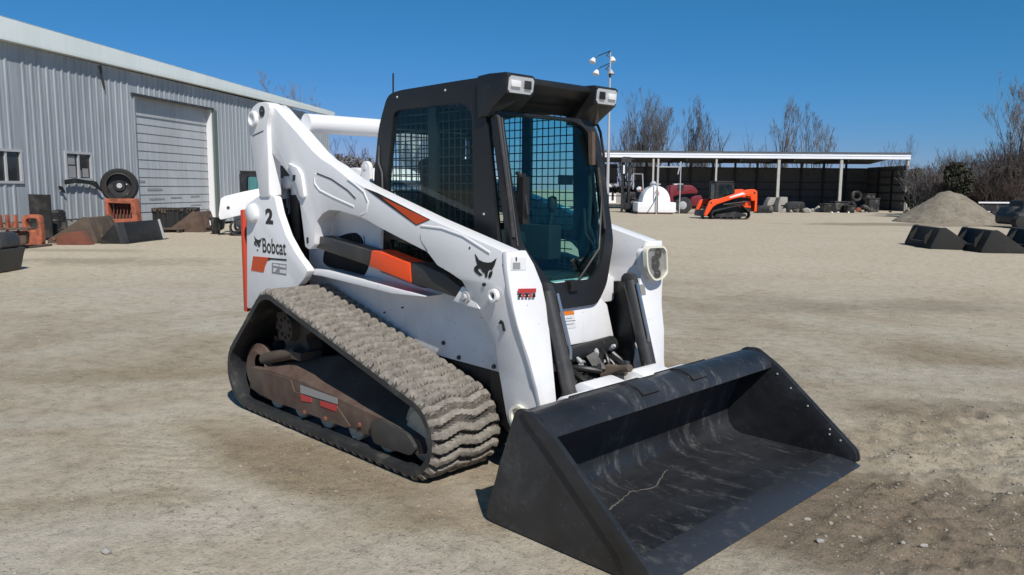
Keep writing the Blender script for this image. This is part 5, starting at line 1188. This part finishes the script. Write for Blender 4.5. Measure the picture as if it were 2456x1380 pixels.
g = mb(); g.box((-10*k, .2, 69*k), (22*k, .5, 2.5*k)); g.build('white_cover', M['label_white'], t_)
g = mb(); g.lathe([(-.22, 10*k), (-.2, 18*k), (-.1, 19.5*k), (.12, 19.5*k), (.2, 17*k), (.2, 8*k)], (0, -.45, 19.5*k), (.45, 1, 0), 28); wt = g.build('tyre', M['dark_grey'], t_)
g = mb(); g.lathe([(-.24, 2*k), (-.23, 9*k), (-.2, 11*k), (-.1, 11*k)], (0, -.45, 19.5*k), (.45, 1, 0), 16); g.build('rim', M['galv'], wt)
p, k = frame_at(1545, 511); t_ = thing('scrap_engine', 'black engine and parts left of the white tank', 'scrap', p-VF*.2, AZR); rn = random.Random(9)
g = mb()
for i in range(16): g.box((rn.uniform(-34, -8)*k, rn.uniform(-.2, .5), rn.uniform(4, 34)*k), (rn.uniform(6, 16)*k, .3, rn.uniform(5, 12)*k), Matrix.Rotation(rn.uniform(-.5, .5), 3, 'Y'))
g.build('block', M['junk'], t_, bevel=.01)
g = mb(); g.box((-2*k, 1.6, 56*k), (12*k, .3, 13*k)); g.build('orange_box', M['old_orange'], t_)
p, k = frame_at(1592, 511); t_ = thing('service_rack', 'thin steel rack with crossbar standing behind the white tank', 'rack', p-VF*3, AZR)
g = mb()
for x in (-38*k, 14*k): g.tube([(x, 0, 0), (x, 0, 112*k)], 1.2*k, 6)
g.tube([(-38*k, 0, 106*k), (16*k, 0, 106*k)], 1.2*k, 6); g.tube([(14*k, 0, 118*k), (8*k, 0, 90*k)], 1.6*k, 6); g.build('rack_frame', M['galv'], t_)
for (u, v, w_, h_, lab_, nm, mt) in ((1852, 499, 16, 34, 'pale grey cabinet with sloping top left of the thick shed post', 'cabinet', 'concrete'), (1873, 500, 11, 36, 'upright pale panel right behind the thick shed post', 'panel', 'concrete'), (1905, 501, 22, 26, 'black lump of covered gear right of the thick post', 'covered_gear', 'junk'), (1832, 502, 20, 18, 'low dark tarp-covered heap left of the pale cabinet', 'tarp_heap', 'junk')):
    p, k = frame_at(u, v+9); t_ = thing(nm, lab_, nm.replace('_', ' '), p, AZR)
    g = mb(); g.xz(round_poly([(-w_*k, 0), (-w_*k*1.05, h_*k*.6), (-w_*k*.6, h_*k), (w_*k*.9, h_*k), (w_*k, 0)], 3*k if mt == 'concrete' else 9*k), -.4, .5); g.build('shell', M[mt], t_, bevel=.04)
    g = mb(); g.box((0, -.42, h_*k*.45), (w_*k*.9, .03, h_*k*.06)); g.build('ledge', M['frame_black'], t_)
rk = random.Random(8)
for i, (u, v, r, lab_) in enumerate(((1883, 504, 9, 'boulder at the foot of the thick shed post'), (1897, 505, 6, 'small rock right of the boulder by the thick shed post'), (1934, 505, 10, 'squared pale rock before the black covered gear'), (1962, 503, 11, 'pale block left of the tyre heap'), (1948, 502, 6, 'small pale rock between two pale blocks'))):
    p, k = frame_at(u, v+6); t_ = mb(); rock(t_, (p.x, p.y, r*k*.5), r*k, rk, .8); tag(t_.build('boulder', M['concrete'], smooth=False), lab_, 'rock', 'rocks along the shed front')
# black junk heap: every bin / tyre is its own thing
jk = random.Random(21)
def junk_bin(u, v, w_, h_, label, kind='box', z=0, tilt=0, dp=0):
    p, k = frame_at(u, v+4)

    if kind == 'tyre':
        t = thing('old_tyre', label, 'tyre', p+VF*dp+Vector((0, 0, z*k)), AZR, 'old tyres in the heap'); g = mb(); g.lathe([(-.14, w_*k*.55), (-.16, w_*k*.85), (-.1, w_*k), (.1, w_*k), (.16, w_*k*.85), (.14, w_*k*.55), (-.14, w_*k*.55)], (0, 0, w_*k*(1 if tilt == 0 else .4)), (tilt, 1, .9*tilt), 24, caps=False)
        o = g.build('tyre_ring', M['junk'], t); g = mb(); g.lathe([(-.08, w_*k*.5), (-.05, w_*k*.56), (.05, w_*k*.56), (.08, w_*k*.5)], (0, 0, w_*k*(1 if tilt == 0 else .4)), (tilt, 1, .9*tilt), 20, caps=False); g.build('rim', M['dark_grey'], t)
    else:
        t = thing('black_crate', label, 'crate', p+VF*dp+Vector((0, 0, z*k)), AZR+tilt, 'black crates in the heap'); g = mb(); g.xz(round_poly([(-w_*k*.9, 0), (-w_*k, h_*k), (w_*k, h_*k), (w_*k*.9, 0)], 2.5*k), -.4, .4); o = g.build('crate_body', M['junk'], t, bevel=.03)
        g = mb(); g.box((0, 0, h_*k+.02), (2.1*w_*k, .9, .06)); g.build('rim', M['dark_grey'], t, bevel=.01)
    return t
junk_bin(1984, 506, 14, 20, 'black crate at the left foot of the heap by the thin post')
junk_bin(2012, 506, 16, 25, 'wide black crate in the heap just before the thin post')
junk_bin(2035, 507, 9, 16, 'small black crate between the wide crate and the tyres')
junk_bin(2045, 503, 12, 20, 'upright scrap tyre left in the heap', 'tyre', 0, 0, .3)
junk_bin(2056, 502, 13, 20, 'scrap tyre on top of the heap', 'tyre', 22, 0, .3)
junk_bin(2072, 506, 13, 20, 'scrap tyre leaning low in the middle of the heap', 'tyre', 0, .3, 0)
junk_bin(2090, 505, 13, 32, 'tall black crate at the right end of the heap')
junk_bin(2084, 505, 10, 12, 'black crate stacked highest at the right of the heap', 'box', 30, 0, .2)
p, k = frame_at(2058, 512); t_ = mb(); rock(t_, (p.x, p.y, 9*k), 7*k, rk, .9); tag(t_.build('rusty_lump', M['old_orange'], smooth=False), 'orange rusty lump in front of the scrap tyres', 'scrap')
for i, (u, v) in enumerate(((2035, 507), (2078, 507), (2010, 507), (1995, 507))):
    p, k = frame_at(u, v+5); t_ = mb(); rock(t_, (p.x, p.y, 2*k), 3.5*k, rk, .7); tag(t_.build('white_scrap', M['label_white'], smooth=False), ['white scrap below the small black crate', 'white scrap before the leaning tyre, rightmost of four', 'white scrap before the wide black crate', 'white scrap at the left crate, leftmost of four'][i], 'scrap', 'white scraps at the heap')
# gravel pile
p, k = frame_at(2305, 536)
g = mb(); NX, NY = 90, 50; hw, hd, hh = 125*k, 2.6, 82*k
def ph(x, y):
    r = hypot(x/hw, y/hd); e = max(0, 1-r)
    z = hh*min(e*1.25, 1-.25*(1-min(1, e*1.5)))*(1.0 if e < .75 else .97)
    z = hh*(1.08*e if e < .8 else .864+.35*(e-.8))
    return z + (.10*noise.noise(Vector((x*1.1, y*1.1, 1)))+.05*noise.noise(Vector((x*4, y*4, 2)))+.02*noise.noise(Vector((x*11, y*11, 2))))*min(1, e*6) - (.15 if e <= 0 else 0)
for i in range(NX+1):
    for j in range(NY+1):
        x, y = -hw*1.05+2.1*hw*i/NX, -hd*1.05+2.1*hd*j/NY; g.v.append((x, y, ph(x, y)))
for i in range(NX):
    for j in range(NY): q = i*(NY+1)+j; g.f.append((q, q+NY+1, q+NY+2, q+1)); g.mi.append(0)
def pile_mat():
    t = NT('piled_gravel'); a = t.noise(1.6, 6, .7); b = t.noise(16, 5, .75)
    t.col(t.ramp(t.math('MULTIPLY', t.math('ADD', a, b), .5), [(.36, (.13, .11, .08)), (.5, (.235, .2, .15)), (.62, (.31, .27, .21))])); t.rough(.95); t.bump(b, .8, .06); return t.m
pl_ = g.build('gravel_pile', pile_mat(), ang=180); pl_.location = p+VF*1.2; pl_.rotation_euler = (0, 0, AZR); tag(pl_, 'tall conical pile of tan gravel at the right', 'gravel pile')
for i in range(14):
    u, v = rk.uniform(2195, 2262), rk.uniform(488, 520)
p, k = frame_at(2232, 520)
g = mb()
for i in range(60): rock(g, (rk.gauss(0, 18)*k, rk.gauss(0, .4), abs(rk.gauss(0, 10))*k), rk.uniform(2, 5)*k, rk, .8)
o_ = g.build('rubble', M['tan_dark'], smooth=False); o_.location = p+VF*1.5; o_.rotation_euler = (0, 0, AZR); tag(o_, 'loose rubble at the left foot of the gravel pile', 'rubble', kind='stuff')
# flatbed trailer with bright rails and a dark machine beyond the pile
p = at(2400, 470, 44); p.z = 0; k = 44/FPX
t_ = thing('trailer', 'dark flatbed trailer with two bright side rails behind the gravel pile', 'trailer', p, AZR)
g = mb(); g.box((0, .4, 26*k), (130*k, 1.8, 20*k)); g.build('deck', M['junk'], t_)
for z in (40*k, 18*k): g = mb(); g.box((0, -.55, z), (132*k, .06, 3.5*k)); g.build('rail', M['label_white'], t_)
for x in (-30*k, -8*k): g = mb(); g.lathe([(-.12, 7*k), (-.1, 11*k), (.1, 11*k), (.12, 7*k)], (x, -.7, 11*k), (0, 1, 0), 16); g.build('wheel', M['rubber'], t_)
p = at(2430, 500, 34); p.z = 0; k = 34/FPX
t_ = thing('dark_machine', 'dark machine cut off by the right edge behind the gravel pile', 'machine', p, AZR)
g = mb(); g.xz(round_poly([(-14*k, 8*k), (-16*k, 30*k), (-2*k, 50*k), (10*k, 52*k), (40*k, 40*k), (40*k, 6*k)], 8*k), -.8, .8); g.build('body', M['junk'], t_, bevel=.08)
g = mb(); g.xz(round_poly([(4*k, 45*k), (8*k, 66*k), (40*k, 64*k), (40*k, 40*k)], 6*k), -.5, .5); g.build('cab', M['frame_black'], t_, bevel=.04)
for x in (-10*k, 30*k): g = mb(); g.lathe([(-.2, 9*k), (-.18, 15*k), (.18, 15*k), (.2, 9*k)], (x, -.8, 15*k), (0, 1, 0), 20); g.build('wheel', M['rubber'], t_)
# ================================================================== TREES
def bare_tree(name, label, u, vtop, dist, seed, mat, stems=1, spread=.35, levels=5, wpx=None, dead=False, group='bare trees beyond the shed', cat='tree', fine=1.0, hk=1.0):
    base = at(u, 450, dist); H = (at(u, vtop, dist).z)*hk; base.z = 0
    rn = random.Random(seed); t = thing(name, label, cat, base, rn.uniform(0, 6), group)
    tr, cr = mb(), mb()
    def grow(p, d, L, r, lv):
        n = 4 if lv > 1 else 3; pts = [p.copy()]; rs = [r]; q = p.copy(); dd = d.copy()
        for i in range(n):
            w_ = .07 if not dead else .12
            dd = (dd+Vector((rn.uniform(-w_, w_), rn.uniform(-w_, w_), rn.uniform(-.02, .09)))).normalized(); q = q+dd*(L/n); pts.append(q.copy()); rs.append(max(r*(1-(i+1)/n*.65), .0045*fine))
        (tr if lv >= levels-1 else cr).tube(pts, rs, 6 if lv >= levels-1 else 3, caps=False)
        if lv <= 0: return
        k = rn.randint(2, 4) if lv < levels else rn.randint(6, 8)
        if dead: k = rn.randint(2, 4)
        for i in range(k):
            tt = rn.uniform(.25, 1); idx = min(n-1, int(tt*n)); o = pts[idx].lerp(pts[idx+1], tt*n-idx)
            a = rn.uniform(0, 2*pi); sp_ = spread*rn.uniform(.7, 1.5); ax = Vector((cos(a), sin(a), 0)); nd = (dd+ax*sp_*1.25+Vector((0, 0, .38))).normalized()
            grow(o, nd, L*rn.uniform(.45, .68)*(1.15-tt*.35), max(rs[idx]*.5, .0055*fine), lv-1)
    for s in range(stems):
        a = rn.uniform(0, 2*pi); k = 0 if stems == 1 else rn.uniform(.05, spread); d = Vector((cos(a)*k, sin(a)*k, 1)).normalized()
        o = Vector((cos(a), sin(a), 0))*(.0 if stems == 1 else rn.uniform(0, .5))
        grow(o, d, H*(.52 if not dead else .75)*rn.uniform(.8, 1.0), H*.009*(1.7 if dead else 1), levels)
    # fit the crown to the height surveyed from the photo
    zm = max(v[2] for v in tr.v+cr.v); kz = H/zm
    for b in (tr, cr): b.v = [(x*kz, y*kz, z*kz) for x, y, z in b.v]
    tr.build('trunk', mat, t, smooth=False); 
    if cr.v: cr.build('branches', mat, t, smooth=False)
    return t
bare_tree('bare_tree', 'broad dense bare tree with many upright stems, largest behind the shed', 1548, 212, 70, 1, M['bark'], 14, .30, 5)
bare_tree('bare_tree', 'tall thin bare tree just right of the broad dense one', 1640, 225, 72, 2, M['bark_grey'], 2, .26, 5)
bare_tree('bare_tree', 'thin leaning bare tree between the broad tree and the broken trunks', 1692, 235, 72, 3, M['bark_grey'], 2, .28, 5)
bare_tree('bare_bush', 'low bare brush under the thin trees right of the broad one', 1655, 305, 71, 33, M['bark'], 9, .6, 3, cat='bush')
bare_tree('bare_bush', 'low bare brush at the left foot of the broad tree', 1510, 300, 71, 34, M['bark'], 9, .5, 3, cat='bush')
bare_tree('broken_tree', 'dark broken tree trunk with stubby limbs, left of two', 1722, 290, 68, 4, M['bark_red'], 1, .5, 2, dead=True)
bare_tree('broken_tree', 'dark broken tree trunk leaning left, right of two', 1778, 297, 68, 8, M['bark_red'], 1, .5, 2, dead=True)
bare_tree('broken_tree', 'short snapped dark trunk left of the tall bare trees', 1841, 325, 68, 6, M['bark_red'], 1, .4, 1, dead=True)
bare_tree('bare_bush', 'sparse bare brush between the broken trunks and the tall bare trees', 1815, 335, 70, 36, M['bark'], 6, .6, 3, cat='bush')
bare_tree('bare_tree', 'tall bare tree, left of the group of three over the shed', 1882, 232, 73, 7, M['bark_grey'], 2, .25, 5)
bare_tree('bare_tree', 'bare tree in the middle of the group of three over the shed', 1918, 240, 73, 18, M['bark_grey'], 2, .27, 5)
bare_tree('bare_tree', 'twiggy bare tree, right of the group of three over the shed', 1968, 262, 72, 19, M['bark_grey'], 3, .3, 5)
bare_tree('bare_bush', 'small bare brush showing above the right end of the shed roof', 2150, 318, 72, 10, M['bark_grey'], 5, .4, 3, cat='bush')
bare_tree('bare_tree', 'tall bare tree at the right edge of the picture', 2438, 165, 48, 14, M['bark_grey'], 2, .42, 5)
hz = [(2215, 385, 46, 3), (2250, 372, 50, 4), (2300, 345, 50, 4), (2345, 350, 48, 4), (2390, 332, 50, 4), (2430, 325, 46, 4), (2470, 330, 46, 4), (2275, 410, 44, 3), (2370, 400, 44, 3), (2330, 390, 46, 3), (2415, 385, 44, 3)]
names_ = ['leftmost bare thicket bush beside the shed', 'second bare thicket bush from the shed', 'tall bare thicket bush over the gravel pile', 'bare thicket bush right of the gravel pile top', 'tallest bare thicket bush left of the edge tree', 'bare thicket bush under the tall edge tree', 'bare thicket bush at the very right edge', 'low dark thicket bush behind the gravel pile', 'low thicket bush behind the trailer rails', 'middle low thicket bush between pile and trailer', 'low thicket bush behind the dark machine']
for i, (u, v, d, l) in enumerate(hz):
    bare_tree('thicket_bush', names_[i], u, v, d, 40+i, M['bark_red'] if i % 3 else M['bark'], 22, .5, 3, group='bare thicket at right', cat='bush', fine=1.1)
# dark far treeline right behind the thicket
g = mb(); rn = random.Random(77)
for i in range(9000):
    u = rn.uniform(1430, 2600); env = 455-(12+22*max(0, (u-2180)/280))*(1 if u > 2180 else .35)*(.7+.5*noise.noise(Vector((u*.02, 0, 0)))); v = rn.uniform(env, 460)
    d = rn.uniform(66, 74); p = at(u, v, d); s_ = rn.uniform(.1, .35); a = rn.uniform(0, pi); q = Vector((cos(a), sin(a), rn.uniform(-.5, .5)))*s_; r2 = Vector((rn.uniform(-1, 1), rn.uniform(-1, 1), 1))*s_*.5
    g.add([p-q, p+q*.6-r2, p+q+r2], [(0, 1, 2)])
tl = g.build('far_treeline', M['bark_red'], smooth=False); tag(tl, 'dark far-off treeline behind the shed and thicket', 'treeline', kind='stuff')
def leafy(name, label, u, v0, vtop, wpx, dist, seed, mat, n=3500, group=None, cat='bush'):
    b = at(u, v0, dist); b.z = 0; H = at(u, vtop, dist).z; W_ = wpx*dist/FPX/2; rn = random.Random(seed); t = thing(name, label, cat, b, 0, group)
    g = mb(); g.tube([(0, 0, 0), (0, 0, H*.6)], [.08, .03], 6); g.build('trunk', M['bark_red'], t)
    cl = [(rn.uniform(-.7, .7)*W_, rn.uniform(-.7, .7)*W_, rn.uniform(.15, .9)*H, rn.uniform(.2, .42)) for _ in range(18)]
    g = mb()
    for i in range(n):
        c = rn.choice(cl); h = 1-c[2]/H*.5; d = Vector((rn.gauss(0, 1), rn.gauss(0, 1), rn.gauss(0, 1))).normalized()*rn.random()**.4*W_*c[3]*1.6
        p = Vector((c[0]*h, c[1]*h, c[2]))+d; p.z = min(max(p.z, .03), H)
        s_ = rn.uniform(.05, .13); a = Vector((rn.gauss(0, 1), rn.gauss(0, 1), rn.gauss(0, 1))).normalized()*s_; b_ = Vector((rn.gauss(0, 1), rn.gauss(0, 1), rn.gauss(0, 1))).normalized()*s_
        g.add([p-a, p+a*.4-b_, p+a, p+b_], [(0, 1, 2, 3)])
    g.build('crown', mat, t, smooth=False); return t
leafy('cedar_bush', 'dark evergreen bush behind the gravel pile', 2288, 460, 392, 74, 43, 51, M['evergreen'], 5000)
leafy('juniper_bush', 'dark evergreen bush under the tall edge tree', 2400, 465, 402, 120, 45, 55, M['evergreen'], 5000)
leafy('ivy_bush', 'dark evergreen bush growing at the right corner of the shed', 2190, 470, 392, 44, 50, 52, M['evergreen'], 3000)
leafy('brush_bush', 'dark brushy bush between shed corner and rubble', 2222, 470, 415, 60, 47, 53, M['evergreen'], 3000)
# left: tree behind the barn, dark broken trees seen under the cross tube
bare_tree('bare_tree', 'pale bare tree rising behind the barn roof', 690, 176, 62, 61, M['bark_grey'], 2, .35, 5, group='bare trees behind the barn')
for i, (u, v, s_) in enumerate(((812, 322, 62), (842, 330, 63), (872, 322, 64), (897, 345, 65))):
    bare_tree('broken_tree', ['dark broken tree seen left under the cross tube', 'dark broken tree seen second from left under the cross tube', 'dark broken tree seen third from left under the cross tube', 'dark broken tree seen beside the cab under the cross tube'][i], u, v, 58, s_, M['bark_red'], 2, .5, 3, dead=True, group='dark broken trees under the cross tube', fine=1.8)
for i, (u, v) in enumerate(((815, 372), (860, 365), (895, 380))):
    leafy('scrub_bush', ['grey scrub left, seen below the cross tube', 'grey scrub in the middle, seen below the cross tube', 'grey scrub by the cab, seen below the cross tube'][i], u, 450, v, 80, 56, 70+i, M['bark_grey'], 2500, 'grey scrub under the cross tube')
